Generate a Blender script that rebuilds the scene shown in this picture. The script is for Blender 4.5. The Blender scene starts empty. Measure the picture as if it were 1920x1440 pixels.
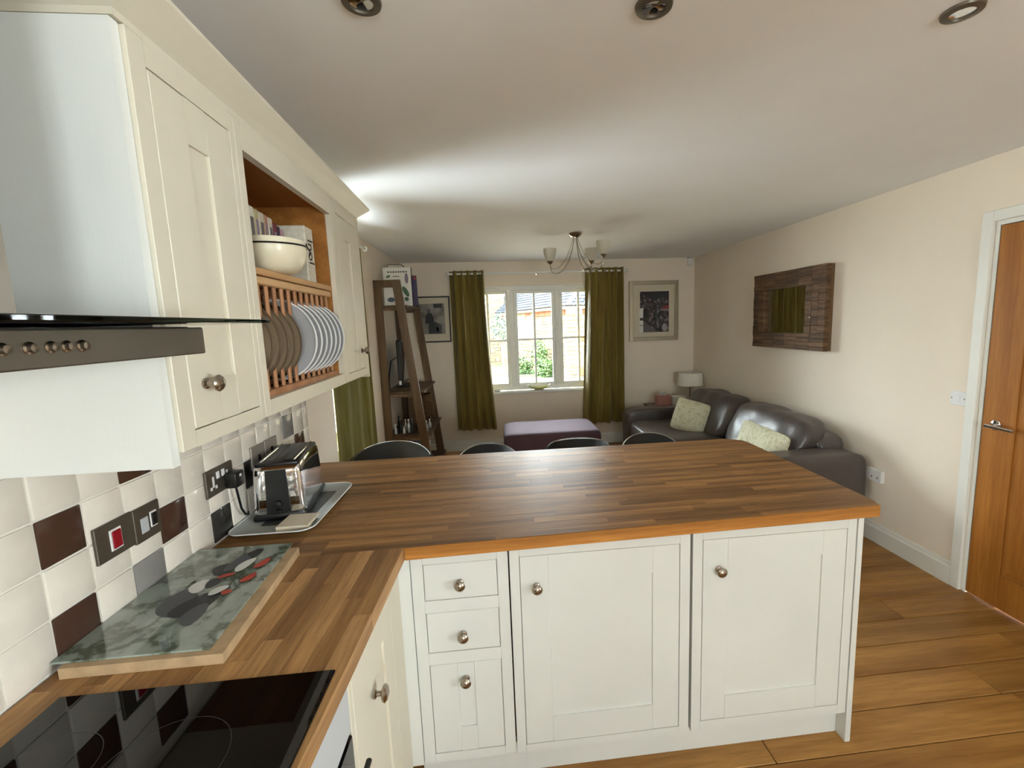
import bpy, bmesh, math, random
from mathutils import Vector, Matrix, noise
random.seed(7)
scn = bpy.context.scene
COL = scn.collection
PI = math.pi
# ------------------------------------------------------------------ camera
CAM = Vector((.8899, -.1532, 1.5572))
cd = bpy.data.cameras.new('camera'); cam = bpy.data.objects.new('camera', cd); COL.objects.link(cam)
R_ = Vector((.99462188, -.09823965, -.03280693)); U_ = Vector((.04528904, .12765611, .99078394)); F_ = Vector((.09314626, .98694118, -.13141874))
m4 = Matrix((R_, U_, -F_)).transposed().to_4x4(); m4.translation = CAM
cam.matrix_world = m4
cd.sensor_width = 36; cd.lens = 839.3 / 1920 * 36
cd.shift_x = (960 - 1011.4) / 1920; cd.shift_y = (718.0 - 720) / 1920
cd.clip_start = .02; cd.clip_end = 200
scn.camera = cam
# ------------------------------------------------------------------ world, sun, daylight
w = bpy.data.worlds.new('sky'); scn.world = w; w.use_nodes = True
bg = w.node_tree.nodes['Background']; bg.inputs[0].default_value = (.87, .94, 1, 1); bg.inputs[1].default_value = 17.0
def light(name, kind, loc, direction, energy, color=(1, 1, 1), **kw):
    d = bpy.data.lights.new(name, kind); d.energy = energy; d.color = color
    for k, v in kw.items(): setattr(d, k, v)
    o = bpy.data.objects.new(name, d); COL.objects.link(o); o.location = loc
    o.rotation_euler = Vector(direction).to_track_quat('-Z', 'Y').to_euler(); return o
light('sun', 'SUN', (0, 0, 12), (.55, .62, -.75), 8.0, (1, .95, .86), angle=.02)
# sky portals in the window openings
def portal(name, loc, direction, sx, sy):
    o = light(name, 'AREA', loc, direction, 1, shape='RECTANGLE', size=sx, size_y=sy); o.data.cycles.is_portal = True
portal('window_portal', (1.37, 5.72, 1.37), (0, -1, 0), 1.74, 1.3)
portal('side_window_portal', (-.52, 2.84, 1.49), (1, 0, 0), .95, 1.5)
portal('unseen_right_window_portal', (3.62, -1.25, 1.5), (-1, 0, 0), 1.0, 1.1)  # portal for the unseen window added in the right wall
portal('kitchen_window_portal', (1.72, -3.42, 1.42), (0, 1, 0), 1.0, .9)
vs = scn.view_settings
vs.view_transform = 'Standard'; vs.look = 'None'; vs.gamma = 1; vs.use_curve_mapping = False; vs.exposure = 1.64

# ------------------------------------------------------------------ materials
def lin(h):
    h = h.lstrip('#'); r = []
    for i in (0, 2, 4):
        c = int(h[i:i+2], 16) / 255; r.append(c / 12.92 if c <= .04045 else ((c + .055) / 1.055) ** 2.4)
    return (*r, 1)
MATS = {}
class NT:
    def __init__(s, name):
        s.m = bpy.data.materials.new(name); s.m.use_nodes = True; s.t = s.m.node_tree; s.p = s.t.nodes['Principled BSDF']; MATS[name] = s.m
    def n(s, typ, **kw):
        x = s.t.nodes.new(typ)
        for k, v in kw.items():
            if k in x.inputs.keys(): x.inputs[k].default_value = v
            else: setattr(x, k, v)
        return x
    def l(s, a, b): s.t.links.new(a, b)
    def ramp(s, fac, stops):
        r = s.n('ShaderNodeValToRGB'); e = r.color_ramp.elements
        while len(e) < len(stops): e.new(.5)
        for i, (p, c) in enumerate(stops): e[i].position = p; e[i].color = lin(c) if isinstance(c, str) else c
        s.l(fac, r.inputs[0]); return r.outputs[0]
    def mix(s, fac, a, b, mode='MIX'):
        x = s.n('ShaderNodeMix', data_type='RGBA', blend_type=mode)
        for sock, v in ((x.inputs[0], fac), (x.inputs[6], a), (x.inputs[7], b)):
            if hasattr(v, 'is_output'): s.l(v, sock)
            else: sock.default_value = lin(v) if isinstance(v, str) else v
        return x.outputs[2]
    def bump(s, h, strength, dist=.01):
        b = s.n('ShaderNodeBump'); b.inputs['Strength'].default_value = strength; b.inputs['Distance'].default_value = dist
        s.l(h, b.inputs['Height']); s.l(b.outputs[0], s.p.inputs['Normal'])
    def coord(s, scale=(1, 1, 1), rnd=False):
        g = s.n('ShaderNodeNewGeometry'); out = g.outputs['Position']
        if rnd:
            oi = s.n('ShaderNodeObjectInfo'); mul = s.n('ShaderNodeMath', operation='MULTIPLY'); mul.inputs[1].default_value = 37.
            s.l(oi.outputs['Random'], mul.inputs[0]); add = s.n('ShaderNodeVectorMath', operation='ADD'); s.l(out, add.inputs[0]); s.l(mul.outputs[0], add.inputs[1]); out = add.outputs[0]
        mp = s.n('ShaderNodeMapping'); mp.inputs['Scale'].default_value = scale; s.l(out, mp.inputs[0]); return mp.outputs[0]
    def noise(s, vec, scale, detail=3, rough=.55):
        x = s.n('ShaderNodeTexNoise'); x.inputs['Scale'].default_value = scale; x.inputs['Detail'].default_value = detail; x.inputs['Roughness'].default_value = rough
        s.l(vec, x.inputs['Vector']); return x.outputs[0]
def plain(name, c, rough=.5, metal=0, var=.06, vscale=8, bump=0, bscale=60, **kw):
    s = NT(name); p = s.p; p.inputs['Roughness'].default_value = rough; p.inputs['Metallic'].default_value = metal
    for k, v in kw.items(): p.inputs[k].default_value = v
    co = s.coord(); base = lin(c); lo = tuple(x * (1 - var) for x in base[:3]) + (1,); hi = tuple(min(1, x * (1 + var)) for x in base[:3]) + (1,)
    s.l(s.ramp(s.noise(co, vscale), [(.3, lo), (.7, hi)]), p.inputs['Base Color'])
    if bump: s.bump(s.noise(co, bscale, 4), bump, .004)
    return s.m
def wood(name, dark, light_, along='x', rough=.45, across=22, alongs=1.6, vary=.3, grain=.35, bump=.06, fig=.5):
    s = NT(name); p = s.p; p.inputs['Roughness'].default_value = rough; p.inputs['Specular IOR Level'].default_value = .34 if name == 'oak_x' else .3
    sc = [across] * 3; sc['xyz'.index(along)] = alongs
    co = s.coord(tuple(sc), True)
    n1 = s.noise(co, 1., 4, .6); fine = s.noise(s.coord(tuple(v * 4.5 for v in sc), True), 1., 5, .7)
    wv = s.n('ShaderNodeTexWave', wave_type='RINGS'); wv.inputs['Scale'].default_value = .16; wv.inputs['Distortion'].default_value = 9; wv.inputs['Detail'].default_value = 3; wv.inputs['Detail Scale'].default_value = 1.2
    s.l(co, wv.inputs['Vector'])
    c = s.mix(fig, s.ramp(n1, [(.3, dark), (.7, light_)]), s.ramp(wv.outputs['Fac'], [(.0, dark), (.75, light_)]))
    c = s.mix(grain, c, s.ramp(fine, [(.35, dark), (.6, '#ffffff')]), 'MULTIPLY')
    oi = s.n('ShaderNodeObjectInfo'); mr = s.n('ShaderNodeMapRange'); mr.inputs[3].default_value = 1 - vary; mr.inputs[4].default_value = 1 + vary
    s.l(oi.outputs['Random'], mr.inputs[0]); vm = s.n('ShaderNodeVectorMath', operation='SCALE'); s.l(c, vm.inputs[0]); s.l(mr.outputs[0], vm.inputs['Scale'])
    s.l(vm.outputs[0], p.inputs['Base Color'])
    if bump: s.bump(fine, bump, .002)
    return s.m
plain('wall_paint', '#efe2d0', .9, var=.02, vscale=3, bump=.05, bscale=220)
plain('ceiling_paint', '#f4f4f4', .92, var=.02, vscale=2, bump=.03, bscale=160)
plain('white_gloss', '#ebeae2', .35, var=.02)
plain('plaster_return', '#cfc6b6', .85, var=.02)
s = NT('cream_paint'); s.p.inputs['Roughness'].default_value = .38
co = s.coord((30, 30, 2)); s.l(s.ramp(s.noise(s.coord(), 3), [(.3, '#dedfda'), (.7, '#e3e4df')]), s.p.inputs['Base Color']); s.bump(s.noise(co, 1.3, 6, .7), .16, .003)
plain('upper_paint', '#d6cebb', .4, var=.02)
wood('oak_x', '#74502c', '#b58650', 'x', .42, 26, 1.6, .22, .4)
wood('oak_y', '#8a6238', '#c69a66', 'y', .5, 26, 1.6, .22, .4)
wood('lit_edge_oak', '#9a6429', '#c98a44', 'x', .45, 26, 1.6, .03, .3)  # same oak, coloured more orange for how light falls on the edge
wood('floor_oak', '#8b5f2c', '#bb8c4c', 'x', .38, 12, .9, .14, .35, .06, .35)
wood('door_oak', '#9a5f22', '#bb7d38', 'z', .4, 14, .8, .05, .3, .04, .3)
wood('rack_oak', '#8f5a24', '#b67c3c', 'y', .5, 18, 1.2, .08, .25)
wood('rack_light', '#b98d5c', '#d3ab7c', 'y', .5, 18, 1.2, .06, .2)
wood('spindle_wood', '#9c6a46', '#bd8a62', 'z', .5, 18, 1.2, .06, .2)
wood('shelf_wood', '#57402a', '#7b6043', 'z', .45, 18, 1.1, .08, .35)
wood('shelf_board', '#4c3825', '#6b543b', 'y', .4, 18, 1.1, .08, .3)
wood('mirror_wood', '#4f3a26', '#84654a', 'y', .7, 40, 3, .28, .5, .25)
plain('grout', '#e3ddd2', .8, var=.03)
for nm, c in (('tile_cream', '#e6ddd0'), ('tile_brown', '#4a3228'), ('tile_charcoal', '#34322f'), ('tile_grey', '#8e8a86')):
    s = NT(nm); s.p.inputs['Roughness'].default_value = .13
    b = lin(c); co = s.coord((1, 1, 1), True); s.l(s.ramp(s.noise(co, 9, 4), [(.3, tuple(x * .9 for x in b[:3]) + (1,)), (.7, tuple(x * 1.06 for x in b[:3]) + (1,))]), s.p.inputs['Base Color'])
    s.bump(s.noise(co, 14, 2), .12, .006)
plain('steel', '#b5aea3', .34, .7, .04)
plain('nickel', '#a79c90', .22, 1, .05)
plain('chrome', '#e6e6e8', .04, 1, .01)
plain('dark_steel', '#6f675b', .42, .75, .05)
plain('black_plastic', '#0d0d0e', .35, var=.02)
plain('black_leather', '#0b0b0c', .42, var=.1, bump=.1, bscale=150)
plain('black_glass', '#040405', .03, var=.0)
plain('hob_mark', '#3a3a3c', .2, var=0)
plain('white_plastic', '#e6e5e2', .35, var=.01)
plain('grey_plastic', '#b7b9bc', .4, var=.02)
plain('red_plastic', '#8e1020', .25, var=.03)
plain('white_ceramic', '#b4b5b8', .18, var=.02)
plain('brown_ceramic', '#9f8f76', .3, var=.08)
plain('brown_rim', '#5f4c3a', .35, var=.08)
plain('cream_ceramic', '#ddd3b8', .3, var=.03)
plain('green_ceramic', '#c9c98c', .25, var=.06)
plain('leather', '#544c49', .32, var=.08, vscale=14, bump=.3, bscale=45)
plain('purple_fabric', '#5c4652', .9, var=.06, bump=.15, bscale=300)
plain('lamp_fabric', '#f2ecdf', .9, var=.02)
s = NT('pillow_fabric'); s.p.inputs['Roughness'].default_value = .85
co = s.coord((1, 1, 1)); nz = s.noise(co, 22, 3); s.l(s.ramp(nz, [(.4, '#c6c19c'), (.47, '#d9d5ba'), (.56, '#d8d4b9'), (.62, '#c8c4a0')]), s.p.inputs['Base Color']); s.bump(s.noise(co, 200), .15, .003)
s = NT('olive_satin'); s.p.inputs['Roughness'].default_value = .38; s.p.inputs['Sheen Weight'].default_value = .08
s.l(s.ramp(s.noise(s.coord((60, 60, 1.5)), 1.5, 4), [(.3, '#6c5b20'), (.7, '#9c8a48')]), s.p.inputs['Base Color']); s.bump(s.noise(s.coord((300, 300, 300)), 1), .08, .002)
s = NT('lit_olive'); s.p.inputs['Roughness'].default_value = .7; s.p.inputs['Specular IOR Level'].default_value = .08
s.l(s.ramp(s.noise(s.coord((40, 40, 3)), 1.5, 4), [(.3, '#5f5622'), (.7, '#736930')]), s.p.inputs['Base Color'])
tr = s.n('ShaderNodeBsdfTranslucent'); tr.inputs[0].default_value = lin('#7d7440'); mx = s.n('ShaderNodeMixShader'); mx.inputs[0].default_value = .05
s.l(s.p.outputs[0], mx.inputs[1]); s.l(tr.outputs[0], mx.inputs[2]); s.l(mx.outputs[0], s.t.nodes['Material Output'].inputs[0])
def glassmat(name, col, rough, alpha_mix):
    s = NT(name); g = s.n('ShaderNodeBsdfGlossy'); g.inputs['Roughness'].default_value = rough; t = s.n('ShaderNodeBsdfTransparent'); t.inputs[0].default_value = lin(col)
    fr = s.n('ShaderNodeFresnel'); fr.inputs[0].default_value = 1.45; mx = s.n('ShaderNodeMixShader'); s.l(fr.outputs[0], mx.inputs[0]); s.l(t.outputs[0], mx.inputs[1]); s.l(g.outputs[0], mx.inputs[2]); s.l(mx.outputs[0], s.t.nodes['Material Output'].inputs[0])
glassmat('window_glass', '#fbfdfb', .0, 0)
glassmat('hood_glass', '#8b9690', .02, 0)
s = NT('frosted_glass'); s.p.inputs['Base Color'].default_value = lin('#e9e6dc'); s.p.inputs['Roughness'].default_value = .35
tr = s.n('ShaderNodeBsdfTranslucent'); tr.inputs[0].default_value = lin('#ece9e0'); mx = s.n('ShaderNodeMixShader'); mx.inputs[0].default_value = .5
s.l(s.p.outputs[0], mx.inputs[1]); s.l(tr.outputs[0], mx.inputs[2]); s.l(mx.outputs[0], s.t.nodes['Material Output'].inputs[0])
plain('mirror_glass', '#dcdedc', .01, 1, 0)
plain('silver_frame', '#b9b09c', .3, .8, .05)
plain('mat_board', '#d3cab4', .9, var=.02)
plain('paper_white', '#e6e3da', .8, var=.02)
plain('black_frame', '#120d0b', .4, var=.05)
s = NT('street_print'); s.p.inputs['Roughness'].default_value = .25
co = s.coord((1, 1, .7)); s.l(s.ramp(s.noise(co, 26, 7, .75), [(.38, '#120d10'), (.5, '#3a3034'), (.62, '#8d8386')]), s.p.inputs['Base Color'])
s = NT('portrait_print'); s.p.inputs['Roughness'].default_value = .3
s.l(s.ramp(s.noise(s.coord(), 9, 5, .7), [(.35, '#5d5850'), (.65, '#a49d90')]), s.p.inputs['Base Color'])
for nm, c in (('ink_black', '#141112'), ('ink_grey', '#5d5658'), ('ink_light', '#9a9294'), ('ink_red', '#7d1f28'), ('ink_green', '#4c6a4c'), ('ink_mauve', '#8a7a90'), ('ink_blue', '#41506e'), ('ink_purple', '#2c1d4a'), ('ink_white', '#dcdcd8'), ('ink_orange', '#b5402c'), ('puffin_dark', '#2b2c2e'), ('puffin_grey', '#54565a')):
    plain(nm, c, .4, var=.08)
s = NT('painted_glass'); s.p.inputs['Roughness'].default_value = .04; s.p.inputs['Coat Weight'].default_value = .6
co = s.coord((1, 1, 1)); n1 = s.noise(co, 5.5, 8, .62); n2 = s.noise(co, 6, 6, .6)
c = s.ramp(n1, [(.36, '#98a399'), (.45, '#8f9a8f'), (.485, '#565f52'), (.51, '#5f6858'), (.55, '#97a197'), (.75, '#b0b9b1')]); c = s.mix(s.ramp(n2, [(.57, (0, 0, 0, 1)), (.72, (.7, .7, .7, 1))]), c, '#4f5a3c'); s.l(c, s.p.inputs['Base Color'])
plain('travertine', '#b99c78', .6, var=.16, vscale=25, bump=.1)
plain('tray_grey', '#a9aea8', .35, var=.06)
plain('tray_print', '#3f4240', .4, var=.35, vscale=90)
plain('coaster', '#d8ccb4', .7, var=.04)
plain('wicker', '#5b4020', .8, var=.5, vscale=70, bump=.6, bscale=90)
plain('pink_card', '#c08a84', .8, var=.1, vscale=30)
plain('lilac_card', '#a9a6bd', .7, var=.05)
plain('tinted_bottle', '#2a2a2c', .1, var=.3, vscale=40)
plain('clear_bottle', '#b8bcbc', .08, .4, .2)
for i, c in enumerate(('#cfc7bd', '#c9b9b6', '#bdb7a6', '#d5cfbd', '#b9ad84', '#c7bda8', '#a8806a', '#c9c0ae', '#6a2a34', '#3b2432', '#b58b94', '#cbbfb0')): plain('spine_%d' % i, c, .6, var=.12, vscale=60)
# outdoors
s = NT('stonework'); s.p.inputs['Roughness'].default_value = .9
g = s.n('ShaderNodeNewGeometry'); s.l(s.mix(.35, s.ramp(g.outputs['Random Per Island'], [(0, '#42331b'), (.35, '#57472c'), (.7, '#62543a'), (1, '#4a3720')]), s.ramp(s.noise(s.coord(), 9, 5), [(.3, '#3c2f1a'), (.7, '#635740')])), s.p.inputs['Base Color'])
plain('mortar', '#3f382a', .95, var=.1); plain('orange_stone', '#602c08', .9, var=.2, vscale=14); plain('pale_render', '#7d7666', .9, var=.06)
s = NT('slate'); s.p.inputs['Roughness'].default_value = .8; s.p.inputs['Specular IOR Level'].default_value = .1
g = s.n('ShaderNodeNewGeometry'); s.l(s.ramp(g.outputs['Random Per Island'], [(0, '#14171c'), (1, '#24282f')]), s.p.inputs['Base Color'])
plain('lawn', '#21370b', .95, var=.3, vscale=6, bump=.3); plain('gravel', '#665e4d', .95, var=.15, vscale=25, bump=.3)
for nm, a, b in (('leaf_green', '#142a07', '#304a14'), ('leaf_blue', '#1c2d22', '#314638')):
    s = NT(nm); s.p.inputs['Roughness'].default_value = .6; g = s.n('ShaderNodeNewGeometry'); s.l(s.ramp(g.outputs['Random Per Island'], [(0, a), (1, b)]), s.p.inputs['Base Color'])
plain('bark', '#4d463b', .9, var=.2)

# ------------------------------------------------------------------ mesh helpers
ORG = {}
# the wall cabinets taper very slightly in depth towards their far end (the old wall is not square)
FIT = False
def fit(v):
    y_ = v.y
    if y_ > .7: y_ = y_ + (y_ - .7) * .0667 if y_ < 1 else (1.02 + (y_ - 1) * 1.1333 if y_ < 1.6 else 1.70 + (y_ - 1.6) * 1.22)
    return Vector((v.x * (1 - .095 * max(y_ - .7, 0)), y_, v.z))
class MB:
    def __init__(s, M=None): s.v = []; s.f = []; s.M = M
    def add(s, vs_, fs):
        o = len(s.v); s.v += [Vector(p) for p in vs_]; s.f += [tuple(i + o for i in f) for f in fs]; return s
    def box(s, x0, x1, y0, y1, z0, z1, bev=0, seg=1):
        if bev:
            bm = bmesh.new(); bmesh.ops.create_cube(bm, size=1)
            for v in bm.verts: v.co = Vector(((x0 + x1) / 2 + v.co.x * (x1 - x0), (y0 + y1) / 2 + v.co.y * (y1 - y0), (z0 + z1) / 2 + v.co.z * (z1 - z0)))
            bmesh.ops.bevel(bm, geom=bm.edges[:], offset=bev, segments=seg, affect='EDGES', profile=.5)
            bm.verts.ensure_lookup_table(); s.add([v.co.copy() for v in bm.verts], [[v.index for v in f.verts] for f in bm.faces]); bm.free(); return s
        return s.add([(x0, y0, z0), (x1, y0, z0), (x1, y1, z0), (x0, y1, z0), (x0, y0, z1), (x1, y0, z1), (x1, y1, z1), (x0, y1, z1)],
                     [(3, 2, 1, 0), (4, 5, 6, 7), (0, 1, 5, 4), (1, 2, 6, 5), (2, 3, 7, 6), (3, 0, 4, 7)])
    def hexa(s, p): return s.add(p, [(3, 2, 1, 0), (4, 5, 6, 7), (0, 1, 5, 4), (1, 2, 6, 5), (2, 3, 7, 6), (3, 0, 4, 7)])
    def tube(s, pts, r, n=8, cap=True):
        pts = [Vector(p) for p in pts]; rs = r if isinstance(r, (list, tuple)) else [r] * len(pts); vs_ = []; fs = []; up = None
        for i, p in enumerate(pts):
            t = (pts[min(i + 1, len(pts) - 1)] - pts[max(i - 1, 0)]).normalized()
            if up is None: up = t.orthogonal().normalized()
            up = (up - t * up.dot(t)).normalized(); b = t.cross(up)
            for k in range(n): a = 2 * PI * k / n; vs_.append(p + (up * math.cos(a) + b * math.sin(a)) * rs[i])
        for i in range(len(pts) - 1):
            for k in range(n): fs.append((i * n + k, i * n + (k + 1) % n, (i + 1) * n + (k + 1) % n, (i + 1) * n + k))
        if cap: fs.append(tuple(range(n - 1, -1, -1))); fs.append(tuple((len(pts) - 1) * n + k for k in range(n)))
        return s.add(vs_, fs)
    def lathe(s, prof, c=(0, 0, 0), axis=(0, 0, 1), n=24, sx=1, sy=1, ring=False):
        if ring: prof = list(prof) + [prof[0]]
        a = Vector(axis).normalized(); q = Vector((0, 0, 1)).rotation_difference(a); c = Vector(c); vs_ = []; fs = []
        for r, h in prof:
            for k in range(n): t = 2 * PI * k / n; vs_.append(c + q @ Vector((r * math.cos(t) * sx, r * math.sin(t) * sy, h)))
        for i in range(len(prof) - 1):
            for k in range(n): fs.append((i * n + k, i * n + (k + 1) % n, (i + 1) * n + (k + 1) % n, (i + 1) * n + k))
        if prof[0][0] > 1e-6 and not ring: fs.append(tuple(range(n - 1, -1, -1)))
        if prof[-1][0] > 1e-6 and not ring: fs.append(tuple((len(prof) - 1) * n + k for k in range(n)))
        return s.add(vs_, fs)
    def prism(s, poly, h0, h1, plane='xy'):
        n = len(poly); mk = {'xy': lambda a, b, h: (a, b, h), 'xz': lambda a, b, h: (a, h, b), 'yz': lambda a, b, h: (h, a, b)}[plane]
        return s.add([mk(a, b, h0) for a, b in poly] + [mk(a, b, h1) for a, b in poly], [tuple(range(n - 1, -1, -1)), tuple(range(n, 2 * n))] + [(i, (i + 1) % n, n + (i + 1) % n, n + i) for i in range(n)])
    def sheet(s, fn, nu, nv, off):
        off = Vector(off); A = [Vector(fn(i / nu, j / nv)) for j in range(nv + 1) for i in range(nu + 1)]; k = len(A); W = nu + 1; fs = []
        for j in range(nv):
            for i in range(nu): a = j * W + i; fs += [(a, a + 1, a + W + 1, a + W), (k + a + W, k + a + W + 1, k + a + 1, k + a)]
        ring = [i for i in range(W)] + [j * W + nu for j in range(1, nv + 1)] + [nv * W + i for i in range(nu - 1, -1, -1)] + [j * W for j in range(nv - 1, 0, -1)]
        for a, b in zip(ring, ring[1:] + ring[:1]): fs.append((b, a, k + a, k + b))
        return s.add(A + [p + off for p in A], fs)
    def puff(s, c, h, p=6, n=10, wr=0, ws=6, fn=None):
        c = Vector(c); idx = {}; vs_ = []; fs = []
        def vert(q):
            key = tuple(round(x, 5) for x in q)
            if key not in idx:
                L = sum(abs(x) ** p for x in q) ** (1 / p); u = Vector(q) / L; P = Vector((u.x * h[0], u.y * h[1], u.z * h[2]))
                if wr: P += u.normalized() * wr * noise.noise((c + P) * ws)
                if fn: P = fn(P, u)
                idx[key] = len(vs_); vs_.append(c + P)
            return idx[key]
        for ax in range(3):
            for sg in (-1, 1):
                for i in range(n):
                    for j in range(n):
                        q = []
                        for a, b in ((i, j), (i + 1, j), (i + 1, j + 1), (i, j + 1)):
                            t = [0, 0, 0]; t[ax] = sg; t[(ax + 1) % 3] = -1 + 2 * a / n; t[(ax + 2) % 3] = -1 + 2 * b / n; q.append(vert(t))
                        fs.append(tuple(q if sg > 0 else q[::-1]))
        return s.add(vs_, fs)
    def build(s, name, mat, parent=None, smooth=False, origin=None):
        vs_ = [s.M @ v for v in s.v] if s.M is not None else s.v
        if FIT: vs_ = [fit(v) for v in vs_]
        if parent is not None: o0 = ORG[parent]
        elif origin is not None: o0 = Vector(origin)
        else:
            xs = [v.x for v in vs_]; ys = [v.y for v in vs_]; zs = [v.z for v in vs_]; o0 = Vector(((min(xs) + max(xs)) / 2, (min(ys) + max(ys)) / 2, min(zs)))
        me = bpy.data.meshes.new(name); me.from_pydata([tuple(v - o0) for v in vs_], [], s.f); me.materials.append(MATS[mat])
        me.polygons.foreach_set('use_smooth', [bool(smooth)] * len(me.polygons))
        if smooth and smooth is not True:
            pass
        me.update()
        ob = bpy.data.objects.new(name, me); COL.objects.link(ob)
        if parent is not None: ob.parent = parent
        else: ob.location = o0
        ORG[ob] = o0
        if smooth: me.set_sharp_from_angle(angle=math.radians(40))
        return ob
def tag(o, label, cat, group=None):
    o['label'] = label; o['category'] = cat
    if group: o['group'] = group
    return o
def thing(name, label, cat, loc=(0, 0, 0), group=None):
    o = bpy.data.objects.new(name, None); o.empty_display_size = .1; COL.objects.link(o); o.location = loc; ORG[o] = Vector(loc); return tag(o, label, cat, group)
def struct(o): o['kind'] = 'structure'; return o
def dup(root, loc, rz, label, group=None):
    r = root.copy(); COL.objects.link(r); r.location = loc; r.scale = (1, 1, .94) if 'stool' in root.name else (1, 1, 1); r.rotation_euler = (0, 0, rz); r['label'] = label
    if group: r['group'] = group
    for ch in [o for o in bpy.data.objects if o.parent == root]:
        c = ch.copy(); COL.objects.link(c); c.parent = r
        for g in [o for o in bpy.data.objects if o.parent == ch]:
            d = g.copy(); COL.objects.link(d); d.parent = c
    return r
# face-plane helper: faces +X at x=face ('x') or -Y at y=face ('y'); a runs along the face, d outwards
def fbox(mb, plane, face, a0, a1, z0, z1, d0, d1, bev=0):
    if plane == 'x': return mb.box(face + d0, face + d1, a0, a1, z0, z1, bev)
    return mb.box(a0, a1, face - d1, face - d0, z0, z1, bev)
def fpt(plane, face, a, z, d): return (face + d, a, z) if plane == 'x' else (a, face - d, z)

# ------------------------------------------------------------------ room shell
XW, YB, ZC, XL, YE, YF = 3.423, 5.406, 2.316, -.2, 2.357, -3.2
fl = struct(MB().box(XL - .3, XW + .1, YF - .3, YB + .3, -.12, -.012).build('floor', 'floor_oak', origin=(0, 0, 0)))
y = YF - .05; row = 0
edges = []
while y < YB + .02:
    x = XL - .02 - random.random() * .9
    while x < XW:
        L = random.uniform(.9, 1.5); x1 = min(x + L, XW + .02)
        if x1 > XL: MB().box(max(x, XL - .02) + .0015, x1 - .0015, y + .0015, min(y + .157, YB + .02) - .0015, -.012, 0, .003).build('floorboard', 'floor_oak', fl)
        x += L
    y += .157; row += 1
struct(MB().box(XL - .3, XW + .1, YF - .3, YB + .3, ZC, ZC + .1).build('ceiling', 'ceiling_paint', origin=(0, 0, ZC)))
wl = struct(MB().box(XL - .3, -.006, YF, YE, 0, ZC).build('wall_left', 'wall_paint', origin=(0, 0, 0)))
# recessed stretch of the left wall with its own window
WY0, WY1, WZ0, WZ1 = 2.375, 3.3, .75, 2.18
mb = MB()
mb.box(XL - .3, XL, YE, WY0, 0, ZC).box(XL - .3, XL, WY1, YB, 0, ZC).box(XL - .3, XL, WY0, WY1, 0, WZ0).box(XL - .3, XL, WY0, WY1, WZ1, ZC)
struct(mb.build('wall_left_recess', 'wall_paint', origin=(0, 0, 0)))
# wall at the far end with the window opening
OX0, OX1, OZ0, OZ1 = .5, 2.24, .70, 2.03
mb = MB(); mb.box(XL - .3, OX0, YB, YB + .3, 0, ZC).box(OX1, XW + .1, YB, YB + .3, 0, ZC).box(OX0, OX1, YB, YB + .3, 0, OZ0).box(OX0, OX1, YB, YB + .3, OZ1, ZC)
struct(mb.build('wall_back', 'wall_paint', origin=(0, 0, 0)))
DY0, DY1, DZ = 1.17, 1.945, 1.99
mb = MB(); mb.box(XW, XW + .12, DY1, YB, 0, ZC).box(XW, XW + .12, -.75, DY0, 0, ZC).box(XW, XW + .12, YF, -1.75, 0, ZC).box(XW, XW + .12, -1.75, -.75, 0, .95).box(XW, XW + .12, -1.75, -.75, 2.05, ZC).box(XW, XW + .12, DY0, DY1, DZ, ZC)
mb.box(XW + .1205, XW + .16, DY0 - .05, DY1 + .05, 0, DZ + .05)  # added slab behind the door, unseen, keeps daylight from leaking in underneath
struct(mb.build('wall_right', 'wall_paint', origin=(0, 0, 0)))
GX0, GX1, GZ0, GZ1 = 1.25, 2.2, 1.0, 1.85
mb = MB(); mb.box(XL - .3, GX0, YF - .2, YF, 0, ZC).box(GX1, XW + .1, YF - .2, YF, 0, ZC).box(GX0, GX1, YF - .2, YF, GZ1, ZC).box(GX0, GX1, YF - .2, YF, 0, GZ0)
struct(mb.build('wall_front', 'wall_paint', origin=(0, 0, 0)))
gd = struct(MB().box(GX0, GX1, YF - .14, YF - .06, GZ0, GZ0 + .05).box(GX0, GX1, YF - .14, YF - .06, GZ1 - .05, GZ1).build('window_3', 'white_gloss', origin=(1.75, YF, GZ0)))
for k in range(4):
    x = GX0 + (GX1 - GX0) * k / 3; MB().box(max(GX0, x - .035), min(GX1, x + .035), YF - .14, YF - .06, GZ0 + .05, GZ1 - .05).build('stile', 'white_gloss', gd)
    if k < 3: MB().box(x + .035, x + (GX1 - GX0) / 3 - .035, YF - .102, YF - .098, GZ0 + .05, GZ1 - .05).build('pane', 'window_glass', gd)
MB().box(GX0 + .05, GX1 - .05, YF - .115, YF - .085, 1.40, 1.425).build('glazing_bar', 'white_gloss', gd)
w4 = struct(MB().box(XW + .04, XW + .1, -1.75, -.75, .95, 1.0).box(XW + .04, XW + .1, -1.75, -.75, 2.0, 2.05).build('unseen_window_4', 'white_gloss', origin=(XW, -1.2, .95)))  # unseen window, added to bring daylight onto the tiles and wall cabinets
for k in range(4):
    y_ = -1.75 + 1.0 * k / 3; MB().box(XW + .04, XW + .1, max(-1.75, y_ - .03), min(-.75, y_ + .03), 1.0, 2.0).build('stile', 'white_gloss', w4)
    if k < 3: MB().box(XW + .068, XW + .072, y_ + .03, y_ + .303, 1.0, 2.0).build('pane', 'window_glass', w4)
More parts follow.
